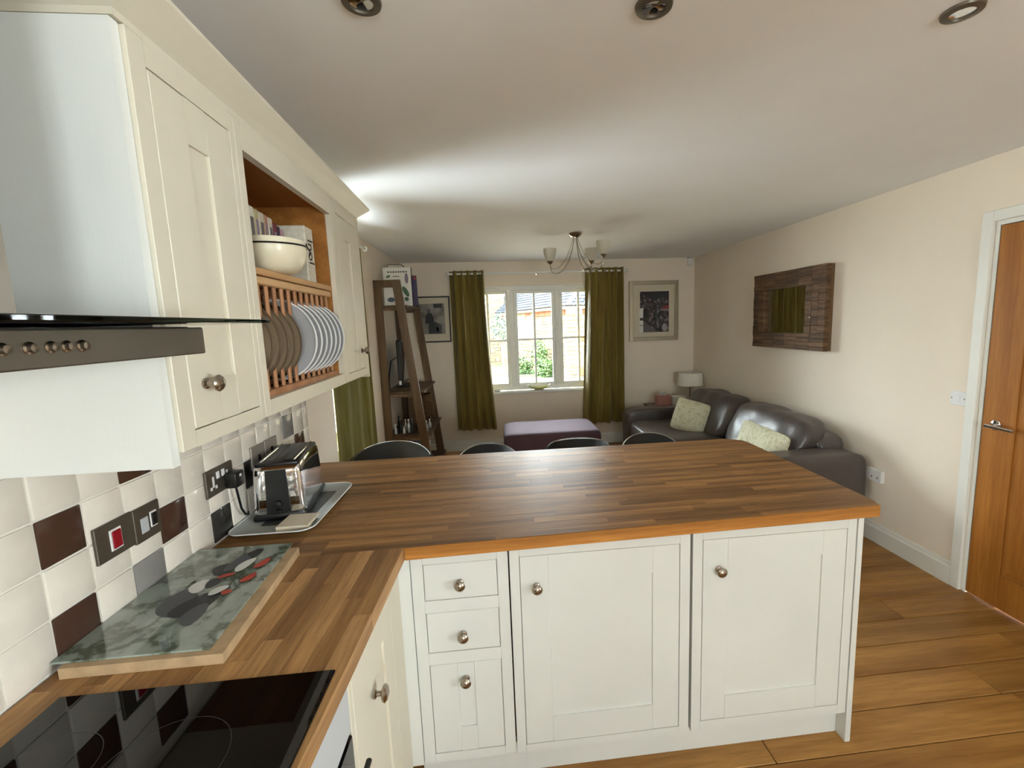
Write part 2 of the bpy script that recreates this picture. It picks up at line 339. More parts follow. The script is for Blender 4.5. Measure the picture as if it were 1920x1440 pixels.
# baseboards
def board_profile(o, xA, h=.13): return [(xA, 0), (xA - .018, 0), (xA - .018, h * .78), (xA - .012, h * .84), (xA - .010, h), (xA, h)]
struct(MB().prism(board_profile(0, XW), 2.0, YB, 'xz').build('baseboard_right', 'white_gloss', origin=(XW, 3.5, 0)))
struct(MB().prism([(YB - (XW - a), b) for a, b in board_profile(0, XW)], XL + .02, XW - .02, 'yz').build('baseboard_back', 'white_gloss', origin=(1.5, YB, 0)))
struct(MB().prism([(XL + (XW - a), b) for a, b in board_profile(0, XW)], YE + .001, YB - .02, 'xz').build('baseboard_left', 'white_gloss', origin=(XL, 4, 0)))
# door in the right wall
tr = struct(MB().build('trim_1', 'white_gloss', origin=(XW, 1.5, 0)) if False else MB().box(XW - .02, XW, DY1, 2.0, 0, DZ + .055, .004).box(XW - .02, XW, DY0 - .055, DY0, 0, DZ + .055, .004).box(XW - .02, XW, DY0, DY1, DZ, DZ + .055, .004)
            .box(XW - .0, XW + .12, DY1 - .02, DY1, 0, DZ).box(XW, XW + .12, DY0, DY0 + .02, 0, DZ).box(XW, XW + .12, DY0 + .02, DY1 - .02, DZ - .02, DZ).build('trim_1', 'white_gloss', origin=(XW, 1.5, 0)))
d1 = struct(MB().box(XW + .008, XW + .045, DY0 + .023, DY1 - .023, .008, DZ - .023).build('door_1', 'door_oak', origin=(XW, 1.55, 0)))
def slab(parent, name, y0, y1, z0, z1, mat='door_oak', d=.008): return MB().box(XW + .008 - d, XW + .0085, y0, y1, z0, z1, .002).build(name, mat, parent)
ya, yb = DY0 + .024, DY1 - .024
slab(d1, 'stile', yb - .15, yb, .009, DZ - .024); slab(d1, 'stile', ya, ya + .15, .009, DZ - .024)
slab(d1, 'rail', ya + .15, yb - .15, .009, .19); slab(d1, 'rail', ya + .15, yb - .15, DZ - .15, DZ - .024)
slab(d1, 'door_panel', ya + .172, yb - .172, .215, DZ - .175, d=.006)
hd = MB().lathe([(.0, .0), (.026, .0), (.026, .01), (.022, .012), (.0, .012)], (XW + .0005, 1.85, .965), (-1, 0, 0), 20)
hd.tube([(XW, 1.85, .965), (XW - .05, 1.85, .963)], .009, 10).tube([(XW - .05, 1.865, .963), (XW - .052, 1.80, .962), (XW - .05, 1.735, .96)], .0095, 10)
hd.build('handle', 'chrome', d1, True)

# ------------------------------------------------------------------ windows
def casement(parent, x0, x1, z0, z1, yc, bar, zbar):
    f = MB().box(x0, x0 + .038, yc - .02, yc + .02, z0, z1, .004).box(x1 - .038, x1, yc - .02, yc + .02, z0, z1, .004).box(x0 + .036, x1 - .036, yc - .02, yc + .02, z0, z0 + .04).box(x0 + .036, x1 - .036, yc - .02, yc + .02, z1 - .04, z1).build('casement', 'white_gloss', parent)
    MB().box(bar - .0125, bar + .0125, yc - .012, yc + .012, z0 + .04, z1 - .04).build('glazing_bar', 'white_gloss', f)
    MB().box(x0 + .038, x1 - .038, yc - .011, yc + .011, zbar - .0125, zbar + .0125).build('glazing_bar', 'white_gloss', f)
    for a, b in ((x0 + .038, bar - .0125), (bar + .0125, x1 - .038)):
        for c, d in ((z0 + .04, zbar - .0125), (zbar + .0125, z1 - .04)): MB().box(a, b, yc - .002, yc + .002, c, d).build('pane', 'window_glass', f)
    return f
WYC = 5.52
fr = MB(); fr.box(OX0, .552, WYC - .04, WYC + .05, .73, OZ1).box(2.19, OX1, WYC - .04, WYC + .05, .73, OZ1).box(.552, 2.19, WYC - .04, WYC + .05, .73, .775).box(.552, 2.19, WYC - .04, WYC + .05, 1.975, OZ1)
fr.box(1.068, 1.136, WYC - .045, WYC + .05, .775, 1.975, .006).box(1.646, 1.705, WYC - .045, WYC + .05, .775, 1.975, .006)
win = struct(fr.build('window_1', 'white_gloss', origin=(1.37, WYC, .73)))
casement(win, .553, 1.067, .776, 1.974, WYC, .81, 1.36); casement(win, 1.137, 1.645, .776, 1.974, WYC, 1.387, 1.365); casement(win, 1.706, 2.189, .776, 1.974, WYC, 1.948, 1.37)
for x, sg in ((1.05, 1), (1.723, -1)):
    MB().box(x - .009, x + .009, WYC - .034, WYC - .02, 1.32, 1.37, .003).tube([(x, WYC - .034, 1.36), (x, WYC - .055, 1.355), (x - sg * .012, WYC - .058, 1.30), (x - sg * .004, WYC - .056, 1.245)], .006, 8).build('window_handle', 'white_plastic', win, True)
for a, b in ((.56, .96), (1.78, 2.18)): MB().box(a, b, WYC - .055, WYC - .04, 1.99, 2.008, .003).build('trickle_vent', 'white_plastic', win)
struct(MB().box(OX0 - .05, OX1 + .05, YB - .035, YB, .70, .728, .006).box(OX0 + .001, OX1 - .001, YB, WYC - .04, .70, .728).build('window_1_sill', 'white_gloss', origin=(1.37, YB, .7)))
w2 = struct(MB().box(XL - .2, XL - .12, WY0, WY0 + .05, WZ0, WZ1).box(XL - .2, XL - .12, WY1 - .05, WY1, WZ0, WZ1).box(XL - .2, XL - .12, WY0 + .05, WY1 - .05, WZ0, WZ0 + .05).box(XL - .2, XL - .12, WY0 + .05, WY1 - .05, WZ1 - .05, WZ1).box(XL - .18, XL - .14, 2.85, 2.89, WZ0 + .05, WZ1 - .05).build('window_2', 'white_gloss', origin=(XL, 2.87, WZ0)))
for a, b in ((WY0 + .05, 2.85), (2.89, WY1 - .05)): MB().box(XL - .162, XL - .158, a, b, WZ0 + .05, WZ1 - .05).build('pane', 'window_glass', w2)

# ------------------------------------------------------------------ wall tiles (parts of the left wall)
T, TY0, TZ0 = .1, .746, .9135
special = {(0, 0): 'brown', (0, 2): 'brown', (2, 2): 'grey', (2, -1): 'brown', (3, 1): 'brown', (5, 2): 'charcoal', (7, 1): 'charcoal', (10, 0): 'grey', (11, 1): 'brown',
           (-2, 1): 'brown', (-4, 0): 'grey', (-3, 2): 'charcoal', (-6, 1): 'brown', (9, 2): 'brown', (-5, 2): 'grey', (-7, 0): 'brown'}
tile_me = {}
MB().box(-.0062, -.0025, TY0 - 10 * T, TY0 + 12.5 * T, .905, 1.36).build('grout_bed', 'grout', wl)
for c in range(-10, 13):
    for r in range(-1, 3):
        col = special.get((c, r), 'cream'); g = .0022
        z1 = TZ0 + (3 - r) * T; z0 = z1 - T; wdt = T if c < 12 else .05
        if r == -1: z1 = z0 + .1
        key = (col, wdt)
        if key not in tile_me:
            o = MB().box(-.0055, .0015, g, wdt - g, g, T - g, .0025, 2).build('tile', 'tile_' + col, wl, True); tile_me[key] = o.data
        else:
            o = bpy.data.objects.new('tile', tile_me[key]); COL.objects.link(o); o.parent = wl
        o.location = (0, TY0 + c * T, z0)
        o.rotation_euler = (0, random.uniform(-.012, .012), random.uniform(-.012, .012))

# ------------------------------------------------------------------ upper cabinets
def knob(parent, plane, face, a, z, r=.017, name='knob'):
    ax = (1, 0, 0) if plane == 'x' else (0, -1, 0)
    return MB().lathe([(.0, 0), (.011, 0), (.011, .004), (.0065, .007), (.006, .016), (r * .9, .022), (r, .027), (r * .75, .032), (r * .3, .035), (0, .0355)], fpt(plane, face, a, z, 0), ax, 20).build(name, 'nickel', parent, True)
def shaker(parent, plane, face, a0, a1, z0, z1, st, mat, kn, name='door', th=.02, rec=.006):
    d = MB()
    fbox(d, plane, face, a0, a0 + st, z0, z1, -th, 0, .0015); fbox(d, plane, face, a1 - st, a1, z0, z1, -th, 0, .0015)
    fbox(d, plane, face, a0 + st, a1 - st, z0, z0 + st, -th, 0); fbox(d, plane, face, a0 + st, a1 - st, z1 - st, z1, -th, 0)
    o = d.build(name, mat, parent)
    fbox(MB(), plane, face, a0 + st - .001, a1 - st + .001, z0 + st - .001, z1 - st + .001, -th + .002, -rec).build('door_panel', mat, o)
    if kn: knob(o, plane, face, *kn)
    return o
def slabfront(parent, plane, face, a0, a1, z0, z1, mat, kn, name='drawer'):
    o = fbox(MB(), plane, face, a0, a1, z0, z1, -.02, 0, .0015).build(name, mat, parent); knob(o, plane, face, *kn); return o
UX, UZ0, UZ1 = .315, 1.345, 2.06
FIT = True
def wall_unit(y0, y1, label, dy0, dy1, st, kn, endl=False, endr=False):
    t = thing('wall_cabinet', label, 'cabinet', (UX / 2, (y0 + y1) / 2, UZ0 - .02), 'cream wall cabinets')
    c = MB().box(0.003, UX - .022, y0 + .001, y0 + .019, UZ0, UZ1).box(.003, UX - .022, y1 - .019, y1 - .001, UZ0, UZ1).box(.003, UX - .022, y0 + .019, y1 - .019, UZ0, UZ0 + .018).box(.003, UX - .022, y0 + .019, y1 - .019, UZ1 - .018, UZ1).box(.003, .012, y0 + .019, y1 - .019, UZ0 + .018, UZ1 - .018)
    c.build('carcass', 'upper_paint', t)
    f = MB(); dz0, dz1 = 1.379, 2.015; g = .0018
    fbox(f, 'x', UX, y0 + .001, dy0 - g, UZ0, UZ1, -.022, 0, .001); fbox(f, 'x', UX, dy1 + g, y1 - .001, UZ0, UZ1, -.022, 0, .001)
    fbox(f, 'x', UX, dy0 - g, dy1 + g, UZ0, dz0 - g, -.022, 0); fbox(f, 'x', UX, dy0 - g, dy1 + g, dz1 + g, UZ1, -.022, 0)
    f.build('face_frame', 'upper_paint', t)
    shaker(t, 'x', UX, dy0, dy1, dz0, dz1, st, 'upper_paint', kn)
    return t
cA = wall_unit(.70, 1.0, 'tall cream wall cabinet beside the cooker hood', .741, .978, .088, (.784, 1.461))
MB().box(.003, .307, .681, .6995, 1.322, UZ1).build('end_panel', 'cream_paint', cA)
cB = wall_unit(1.601, 1.9, 'narrow cream wall cabinet at the far end, past the plate rack', 1.645, 1.87, .085, (1.826, 1.461))
MB().box(.003, UX, 1.9005, 1.916, 1.33, UZ1).build('end_panel', 'upper_paint', cB)
# cornice
def corn(d): return [(UX - .01 + a, b) for a, b in ((0, 2.062), (.008, 2.062), (.01, 2.072), (.062, 2.118), (.062, 2.126), (0, 2.126))]
co_ = MB(); prof = [(a - UX + .01, b) for a, b in corn(0)]; st_ = []
for o_, b in prof: st_.append([(.003, .69 - o_, b), (UX - .01 + o_, .69 - o_, b), (UX - .01 + o_, 1.906 + o_, b), (.003, 1.906 + o_, b)])
n_ = len(prof); co_.add([st_[i][k] for k in range(4) for i in range(n_)], [(k * n_ + i, k * n_ + (i + 1) % n_, (k + 1) * n_ + (i + 1) % n_, (k + 1) * n_ + i) for k in range(3) for i in range(n_)] + [tuple(range(n_ - 1, -1, -1)), tuple(3 * n_ + i for i in range(n_))])
tag(co_.build('cornice', 'upper_paint'), 'cream sloping cornice running along the top of the wall cabinets', 'cornice')
# plate rack unit
pr = thing('plate_rack_cabinet', 'open cream and oak plate rack cabinet between the two wall cabinets', 'plate rack', (UX / 2, 1.3, UZ0 - .01))
PY0, PY1 = 1.0012, 1.5998
MB().box(.003, UX - .022, PY0, PY0 + .018, UZ0, UZ1).box(.003, UX - .022, PY1 - .018, PY1, UZ0, UZ1).box(.003, UX - .022, PY0 + .018, PY1 - .018, UZ0, 1.375).box(.003, UX - .022, PY0 + .018, PY1 - .018, 2.02, UZ1).box(.003, .012, PY0 + .018, PY1 - .018, 1.375, 2.02).build('carcass', 'rack_oak', pr)
f = MB(); fbox(f, 'x', UX, PY0, 1.028, UZ0, UZ1, -.022, 0, .001); fbox(f, 'x', UX, 1.588, PY1, UZ0, UZ1, -.022, 0, .001); fbox(f, 'x', UX, 1.028, 1.588, UZ0, 1.385, -.022, 0); fbox(f, 'x', UX, 1.028, 1.588, 1.995, UZ1, -.022, 0)
f.build('face_frame', 'upper_paint', pr)
MB().box(.013, .298, 1.02, 1.5815, 1.708, 1.726, .002).build('shelf', 'rack_light', pr)
MB().box(.262, .292, 1.0195, 1.581, 1.684, 1.706, .003).build('rail', 'rack_light', pr)
MB().box(.255, .292, 1.0195, 1.581, 1.3755, 1.402, .003).build('rail', 'spindle_wood', pr)
MB().box(.09, .12, 1.0195, 1.581, 1.3755, 1.402, .003).build('rail', 'spindle_wood', pr); MB().box(.09, .12, 1.0195, 1.581, 1.684, 1.706, .003).build('rail', 'spindle_wood', pr)
for k in range(13):
    yy = 1.05 + k * .0425
    MB().tube([(.277, yy, 1.398), (.277, yy, 1.688)], .0065, 8).build('spindle', 'spindle_wood', pr, True)
    MB().tube([(.105, yy, 1.398), (.105, yy, 1.688)], .0065, 8).build('spindle', 'spindle_wood', pr, True)
# plates
def plate(name, y, xc, r, mat, label, group, zc=1.508):
    prof = [(0, -.004), (r * .55, -.004), (r * .62, -.002), (r, .010), (r, .013), (r * .64, .003), (r * .56, .0), (0, .0)]
    t = thing(name, label, 'plate', (xc, y, zc), group)
    MB().lathe(prof, (xc, y, zc), (0, -1, .0), 40).build('dish', mat, t, True)
    MB().lathe([(r - .0035, .0122), (r + .001, .0122), (r + .001, .0155), (r - .0035, .0155)], (xc, y, zc), (0, -1, 0), 40, ring=True).build('rim', 'brown_rim' if mat == 'brown_ceramic' else 'white_plastic', t, True)
ordn = ['first', 'second', 'third', 'fourth', 'fifth', 'sixth', 'seventh']
for k in range(5): plate('stoneware_plate', 1.0725 + k * .0425, .198, .122, 'brown_ceramic', '%s brown stoneware plate from the hood end of the plate rack' % ordn[k], 'brown plates in the rack', 1.53)
for k in range(7): plate('dinner_plate', 1.285 + k * .0425, .226, .125, 'white_ceramic', '%s bluish white plate in the rack, counted from the brown plates' % ordn[k], 'white plates in the rack', 1.533)
# books and bowl on the rack shelf
bl = ['pale tall cookbook at the hood end of the rack shelf', 'grey cookbook second from the hood end of the rack shelf', 'grey green cookbook third in the row behind the bowl', 'cream cookbook fourth in the row behind the bowl', 'olive yellow cookbook in the row behind the bowl', 'beige cookbook next to the olive yellow one', 'rust brown thin cookbook in the row behind the bowl', 'cream thin cookbook next to the rust brown one', 'dark red cookbook near the far end of the row', 'near black thin cookbook near the far end of the row', 'pink spined cookbook ending the row behind the bowl']
yy = 1.125
for k, (th, h) in enumerate(((.05, .215), (.035, .212), (.036, .212), (.03, .208), (.022, .206), (.03, .204), (.02, .202), (.026, .2), (.024, .19), (.02, .185), (.02, .18))):
    t = thing('cookbook', bl[k], 'book', (.14, yy + th / 2, 1.727), 'cookbooks on the rack shelf')
    MB().box(.03, .19, yy + .001, yy + th - .001, 1.727, 1.727 + h, .002).build('cover', 'spine_%d' % k, t)
    MB().box(.19, .1912, yy + th * .25, yy + th * .75, 1.727 + h * .45, 1.727 + h * .85).build('spine_lettering', 'ink_grey' if k % 2 else 'ink_mauve', t)
    yy += th + .0015
t = thing('cookbook', 'flat grey book standing at the back beside the thick white book', 'book', (.11, 1.463, 1.727)); MB().box(.03, .17, 1.4535, 1.474, 1.727, 1.9, .003).build('cover', 'spine_11', t)
t = thing('cookbook', 'thick white cookbook with large black spine letters on the rack shelf', 'book', (.2, 1.52, 1.727))
MB().box(.1, .255, 1.478, 1.545, 1.727, 1.93, .003).build('cover', 'spine_3', t)
def text(body, size, M, mat, parent, name='lettering'):
    c = bpy.data.curves.new(name, 'FONT'); c.body = body; c.size = size; c.extrude = .0004; c.align_x = 'CENTER'; c.align_y = 'CENTER'; c.materials.append(MATS[mat])
    tmp = bpy.data.objects.new(name, c); me = bpy.data.meshes.new_from_object(tmp); bpy.data.objects.remove(tmp); o = bpy.data.objects.new(name, me); COL.objects.link(o); o.parent = parent; mm = M.copy(); mm.translation -= ORG[parent]; o.matrix_local = mm; return o
def basis(x, y, o):
    x = Vector(x); y = Vector(y); z = x.cross(y); m = Matrix((x, y, z)).transposed().to_4x4(); m.translation = Vector(o); return m
text('lnol', .062, basis((0, 0, -1), (0, 1, 0), fit(Vector((.2562, 1.512, 1.842)))), 'ink_black', t)
BX, BYY = .282, 1.2
t = thing('bowl', 'large cream bowl tied with a dark cord on the rack shelf', 'bowl', (BX, BYY, 1.7265))
MB().lathe([(0, 0), (.048, 0), (.068, .012), (.083, .04), (.088, .065), (.085, .09), (.08, .091), (.078, .065), (.07, .04), (.048, .014), (0, .01)], (BX, BYY, 1.7265), n=36).build('vessel', 'cream_ceramic', t, True)
ringp = [(BX + .0895 * math.cos(a), BYY + .0895 * math.sin(a), 1.802 + .004 * math.sin(a)) for a in [2 * PI * k / 40 for k in range(41)]]
MB().tube(ringp, .0026, 6).build('cord', 'ink_black', t, True)
MB().tube([(.36, 1.245, 1.803), (.368, 1.247, 1.792), (.362, 1.246, 1.78)], .002, 6).tube([(.36, 1.245, 1.803), (.35, 1.262, 1.82), (.335, 1.275, 1.828)], .002, 6).build('cord_tail', 'ink_black', t, True)

FIT = False
# ------------------------------------------------------------------ cooker hood
h = thing('cooker_hood', 'stainless steel cooker hood with a dark glass canopy above the hob', 'cooker hood', (.2, .36, 1.52))
MB().box(.003, .4, .04, .66, 1.526, 1.5695, .002).build('body', 'dark_steel', h)
MB().box(.003, .385, .055, .645, 1.5693, 1.5712).build('gasket', 'black_plastic', h)
MB().box(.003, .5, -.06, .681 - .002, 1.5735, 1.5795, .001).build('glass_canopy', 'hood_glass', h)
MB().box(.003, .272, .22, .5, 1.5805, ZC).build('chimney', 'steel', h)
for y_ in (.343, .370, .393, .412, .431): MB().lathe([(0, 0), (.007, 0), (.007, .002), (.0048, .003), (.0045, .007), (0, .0075)], (.3995, y_, 1.549), (1, 0, 0), 16).build('button', 'nickel', h, True)
MB().box(.1, .3, .2, .5, 1.5225, 1.526).build('filter', 'steel', h)

# ------------------------------------------------------------------ worktop (oak staves)
WT = .91
wt = thing('worktop', 'L-shaped oiled oak worktop of short staves over the white units', 'worktop', (1.1, 1.6, .87))
def frontY(x): return 1.138 + (x - .59) * (1.178 - 1.138) / (2.173 - .59)
BY, RX, RC = 2.088, 2.173, .085
def xend(y_):
    q = y_ - (BY - RC)
    e = RX - RC + math.sqrt(max(RC * RC - q * q, 0)) if q > 0 else RX
    q = (frontY(RX) + .015) - y_
    return e - (.015 - math.sqrt(max(.015 ** 2 - q * q, 0)) if q > 0 else 0)
nr = 22
for r in range(nr):
    x = 0.002 - random.random() * .4
    def yat(xx, k): f0 = frontY(xx); return f0 + (BY - f0) * k / nr
    while x < RX:
        L = random.uniform(.28, .62); a = max(x, .002); b = x + L
        if RX - b < .15: b = 9
        if b > .01 and (RX - a) > .01:
            g = .0003
            def pt(xx, k, z, e=0):
                yv = yat(min(xx, RX), k); return (min(xx, xend(yv)), yv + e, z)
            P = [pt(a + g, r, .87, g), pt(b - g, r, .87, g), pt(b - g, r + 1, .87, -g), pt(a + g, r + 1, .87, -g)]; Q = [(p[0], p[1], WT) for p in P]
            MB().hexa(P + Q).build('stave', 'oak_x', wt)
        x += L
        if b == 9: break
def edgeX(y_): return .59 - (1.138 - y_) * (.59 - .567) / (1.138 - .495)
nc = 14
for c in range(nc):
    y_ = 1.1365; yl = -.9; first = True
    while y_ > yl:
        L = random.uniform(.25, .6) * (random.random() if first else 1) + .04; first = False; y1 = max(y_ - L, yl); g = .0003
        def px_(yy, k): e = edgeX(yy); return .002 + (e - .002) * k / nc
        yt = lambda xx, yy: yy
        P = [(px_(y1, c) + g, y1 + g, .87), (px_(y1, c + 1) - g, y1 + g, .87), (px_(y_, c + 1) - g, y_ - g, .87), (px_(y_, c) + g, y_ - g, .87)]
        if y_ == 1.1365: P[2] = (P[2][0], frontY(P[2][0]) - .0006, .87); P[3] = (P[3][0], frontY(P[3][0]) - .0006, .87)
        MB().hexa(P + [(p[0], p[1], WT) for p in P]).build('stave', 'oak_y', wt)
        y_ = y1
MB().hexa([(.592, frontY(.592) - .003, .8705), (2.16, frontY(2.16) - .003, .8705), (2.16, frontY(2.16) - .0002, .8705), (.592, frontY(.592) - .0002, .8705), (.592, frontY(.592) - .003, .9092), (2.16, frontY(2.16) - .003, .9092), (2.16, frontY(2.16) - .0002, .9092), (.592, frontY(.592) - .0002, .9092)]).build('lit_edge_strip', 'lit_edge_oak', wt)  # added strip: its orange paints in the different light on the front edge
# ring stain left by cups on the far right of the worktop
for (cx, cy, r) in ((2.05, 1.52, .028), (2.02, 1.525, .016), (1.975, 1.55, .03)):
    MB().lathe([(r - .0014, .9101), (r + .0014, .9101), (r + .0014, .9103), (r - .0014, .9103)], (cx, cy, 0), n=28, ring=True).build('ring_stain', 'shelf_wood', wt)

# ------------------------------------------------------------------ base units
FY = 1.19
def base_unit(name, label, x0, x1):
    t = thing(name, label, 'cabinet', ((x0 + x1) / 2, FY + .28, .12), 'white base units under the worktop')
    MB().box(x0 + .001, x1 - .001, FY + .022, 1.76, .12, .868).build('carcass', 'cream_paint', t); return t
def face(t, x0, x1, holes, zb=.12):
    f = MB(); ax0, ax1 = holes[0][0], holes[0][1]; g = .0018
    fbox(f, 'y', FY, x0 + .0015, ax0 - g, zb, .868, -.0215, 0, .001); fbox(f, 'y', FY, ax1 + g, x1 - .0015, zb, .868, -.0215, 0, .001)
    zz = zb
    for (_, _, z0, z1) in sorted(holes, key=lambda q: q[2]): fbox(f, 'y', FY, ax0 - g, ax1 + g, zz, z0 - g, -.0215, 0); zz = z1 + g
    fbox(f, 'y', FY, ax0 - g, ax1 + g, zz, .868, -.0215, 0); f.build('face_frame', 'cream_paint', t)
t = base_unit('drawer_unit', 'white three drawer unit in the inner corner under the worktop', .592, .898)
face(t, .592, .898, [(.632, .86, .70, .82), (.632, .86, .519, .655), (.632, .86, .154, .474)])
slabfront(t, 'y', FY, .632, .86, .70, .82, 'cream_paint', (.744, .754)); slabfront(t, 'y', FY, .632, .86, .519, .655, 'cream_paint', (.745, .577))
shaker(t, 'y', FY, .632, .86, .154, .474, .088, 'cream_paint', (.745, .419), 'drawer')
t = base_unit('base_cabinet', 'white base cabinet with panelled door next to the drawers', .9, 1.502)
face(t, .9, 1.502, [(.934, 1.464, .148, .822)]); shaker(t, 'y', FY, .934, 1.464, .148, .822, .0925, 'cream_paint', (.986, .719))
t = base_unit('base_cabinet', 'white base cabinet with panelled door at the open end of the worktop', 1.508, 2.094)
face(t, 1.508, 2.094, [(1.545, 2.058, .158, .828)]); shaker(t, 'y', FY, 1.545, 2.058, .158, .828, .087, 'cream_paint', (1.60, .722))
tag(MB().box(2.096, 2.117, FY - .002, 1.785, 0, .8695, .0015).build('end_panel', 'cream_paint'), 'plain white end panel closing the row of base units', 'panel')
tag(MB().box(.58, 2.095, 1.235, 1.253, 0, .118).build('plinth', 'cream_paint'), 'white plinth under the base units facing the kitchen', 'plinth')
tag(MB().box(.56, 2.094, 1.765, 1.785, 0, .8695).build('back_panel', 'cream_paint'), 'white back panel of the base units facing the stools', 'panel')
# left run
LX = .556
t = thing('base_cabinet', 'cream base cabinet beside the oven under the left worktop', 'cabinet', (.3, .95, .12), 'white base units under the worktop')
MB().box(.003, LX - .022, .712, 1.185, .12, .868).build('carcass', 'upper_paint', t)
f = MB(); fbox(f, 'x', LX, .712, .731, .12, .868, -.0215, 0, .001); fbox(f, 'x', LX, 1.068, 1.186, .12, .868, -.0215, 0, .001); fbox(f, 'x', LX, .731, 1.068, .12, .15, -.0215, 0); fbox(f, 'x', LX, .731, 1.068, .83, .868, -.0215, 0); f.build('face_frame', 'upper_paint', t)
shaker(t, 'x', LX, .733, 1.066, .152, .828, .09, 'upper_paint', (.868, .674, .021))
MB().box(LX - .012, .5915, 1.1865, FY + .02, .12, .868).build('corner_post', 'cream_paint', t)
ov = thing('oven', 'built-in steel oven with black glass door below the hob', 'oven', (.28, .4, .12))
MB().box(.02, LX - .02, .105, .708, .12, .866).build('body', 'dark_steel', ov)
MB().box(LX - .02, LX, .105, .708, .735, .866, .002).build('control_panel', 'grey_plastic', ov)
MB().box(LX - .02, LX + .002, .105, .708, .15, .728, .003).build('door', 'black_glass', ov)
MB().tube([(LX + .0, .17, .69), (LX + .04, .17, .69)], .007, 8).tube([(LX, .65, .69), (LX + .04, .65, .69)], .007, 8).tube([(LX + .04, .14, .69), (LX + .04, .68, .69)], .006, 10).build('handle', 'black_plastic', ov, True)
t = thing('base_cabinet', 'cream base cabinet on the near side of the oven', 'cabinet', (.3, -.4, .12), 'white base units under the worktop')
MB().box(.003, LX - .022, -.88, .1, .12, .868).build('carcass', 'upper_paint', t); shaker(t, 'x', LX, -.87, .095, .13, .86, .09, 'upper_paint', (.0, .7))
tag(MB().box(.49, .508, -.88, 1.18, 0, .118).build('plinth', 'upper_paint'), 'cream plinth below the oven run along the left wall', 'plinth')
# hob
hb = thing('hob', 'black glass ceramic hob set into the worktop', 'hob', (.315, .37, WT))
MB().box(.075, .557, .085, .66, WT + .0004, WT + .006, .0015).build('glass_plate', 'black_glass', hb)
for (x, y_, r) in ((.36, .49, .09), (.18, .5, .075), (.19, .24, .1), (.42, .23, .07)):
    MB().lathe([(r - .0006, .9161), (r + .0006, .9161), (r + .0006, .9162), (r - .0006, .9162)], (x, y_, 0), n=48, ring=True).build('zone_ring', 'hob_mark', hb)

# ------------------------------------------------------------------ things on the worktop
bd = thing('chopping_board', 'glass topped stone board painted with two puffins beside the hob', 'chopping board', (.17, .93, WT))
MB().prism([(.028, .712), (.326, .712), (.291, 1.145), (.004, 1.145)], WT + .0005, .9325).build('stone_base', 'travertine', bd)
gl = MB().prism([(.004, .726), (.294, .726), (.264, 1.168), (.002, 1.168)], .933, .937).build('painted_glass', 'painted_glass', bd)
def blob(cx, cy, rx, ry, rot, mat, z, name='puffin_mark', n=22, j=.08):
    pts = []
    for k in range(n):
        a = 2 * PI * k / n; q = 1 + j * math.sin(3 * a + cx * 90); px2, py2 = rx * q * math.cos(a), ry * q * math.sin(a)
        pts.append((cx + px2 * math.cos(rot) - py2 * math.sin(rot), cy + px2 * math.sin(rot) + py2 * math.cos(rot)))
    MB().prism(pts, z, z + .0002).build(name, mat, gl)
Z = .9371
for (cx, cy, rx, ry, rot, mt) in ((.12, .90, .035, .06, .25, 'puffin_grey'), (.128, .965, .02, .03, .2, 'ink_white'), (.17, .885, .035, .055, -.5, 'puffin_dark'), (.19, .845, .022, .04, .1, 'puffin_grey'), (.155, .975, .016, .022, .2, 'puffin_dark'),
                                  (.14, 1.04, .022, .03, .5, 'puffin_dark'), (.165, 1.075, .02, .05, -.15, 'puffin_grey'), (.19, 1.055, .015, .035, -.2, 'ink_white'), (.185, 1.12, .018, .022, -.1, 'puffin_dark'),
                                  (.17, 1.005, .02, .008, .4, 'ink_orange'), (.235, .985, .012, .022, -.4, 'ink_orange'), (.215, .925, .012, .010, 0, 'ink_orange'), (.235, 1.055, .012, .026, -.3, 'ink_orange'), (.19, .935, .014, .022, -.6, 'ink_white')):
    blob(cx, cy, rx, ry, rot, mt, Z); Z += .00022
tr_ = thing('tray', 'grey printed melamine tray under the toaster', 'tray', (.14, 1.5, WT))
def tray_pt(u, v, z):
    x0, x1, y0, y1 = .008, .272, 1.272, 1.722; return (x0 + (x1 - x0) * u, y0 + (y1 - y0) * v, z)
def rr(x0, x1, y0, y1, r, n=6):
    out = []
    for cx, cy, a0 in ((x1 - r, y1 - r, 0), (x0 + r, y1 - r, 90), (x0 + r, y0 + r, 180), (x1 - r, y0 + r, 270)):
        for k in range(n + 1): a = math.radians(a0 + 90 * k / n); out.append((cx + r * math.cos(a), cy + r * math.sin(a)))
    return out
base = rr(.035, .25, 1.30, 1.695, .03); rim = rr(.008, .275, 1.272, 1.722, .045); n = len(base)
mb = MB(); mb.add([(a, b, WT + .0006) for a, b in base] + [(a, b, WT + .014) for a, b in rim] + [(a * 1 + (0.0), b, WT + .0165) for a, b in rim] + [(a, b, WT + .0032) for a, b in base],
                  [tuple(range(n - 1, -1, -1)), tuple(3 * n + i for i in range(n))] + [(k * n + i, k * n + (i + 1) % n, (k + 1) * n + (i + 1) % n, (k + 1) * n + i) for k in range(3) for i in range(n)])
mb.build('dish', 'tray_grey', tr_, True)
MB().tube([(a, b, WT + .016) for a, b in rim] + [(rim[0][0], rim[0][1], WT + .016)], .0022, 6).build('rim', 'white_plastic', tr_, True)
MB().prism(rr(.075, .225, 1.36, 1.66, .01), WT + .0034, WT + .0037).build('printed_panel', 'tray_print', tr_)
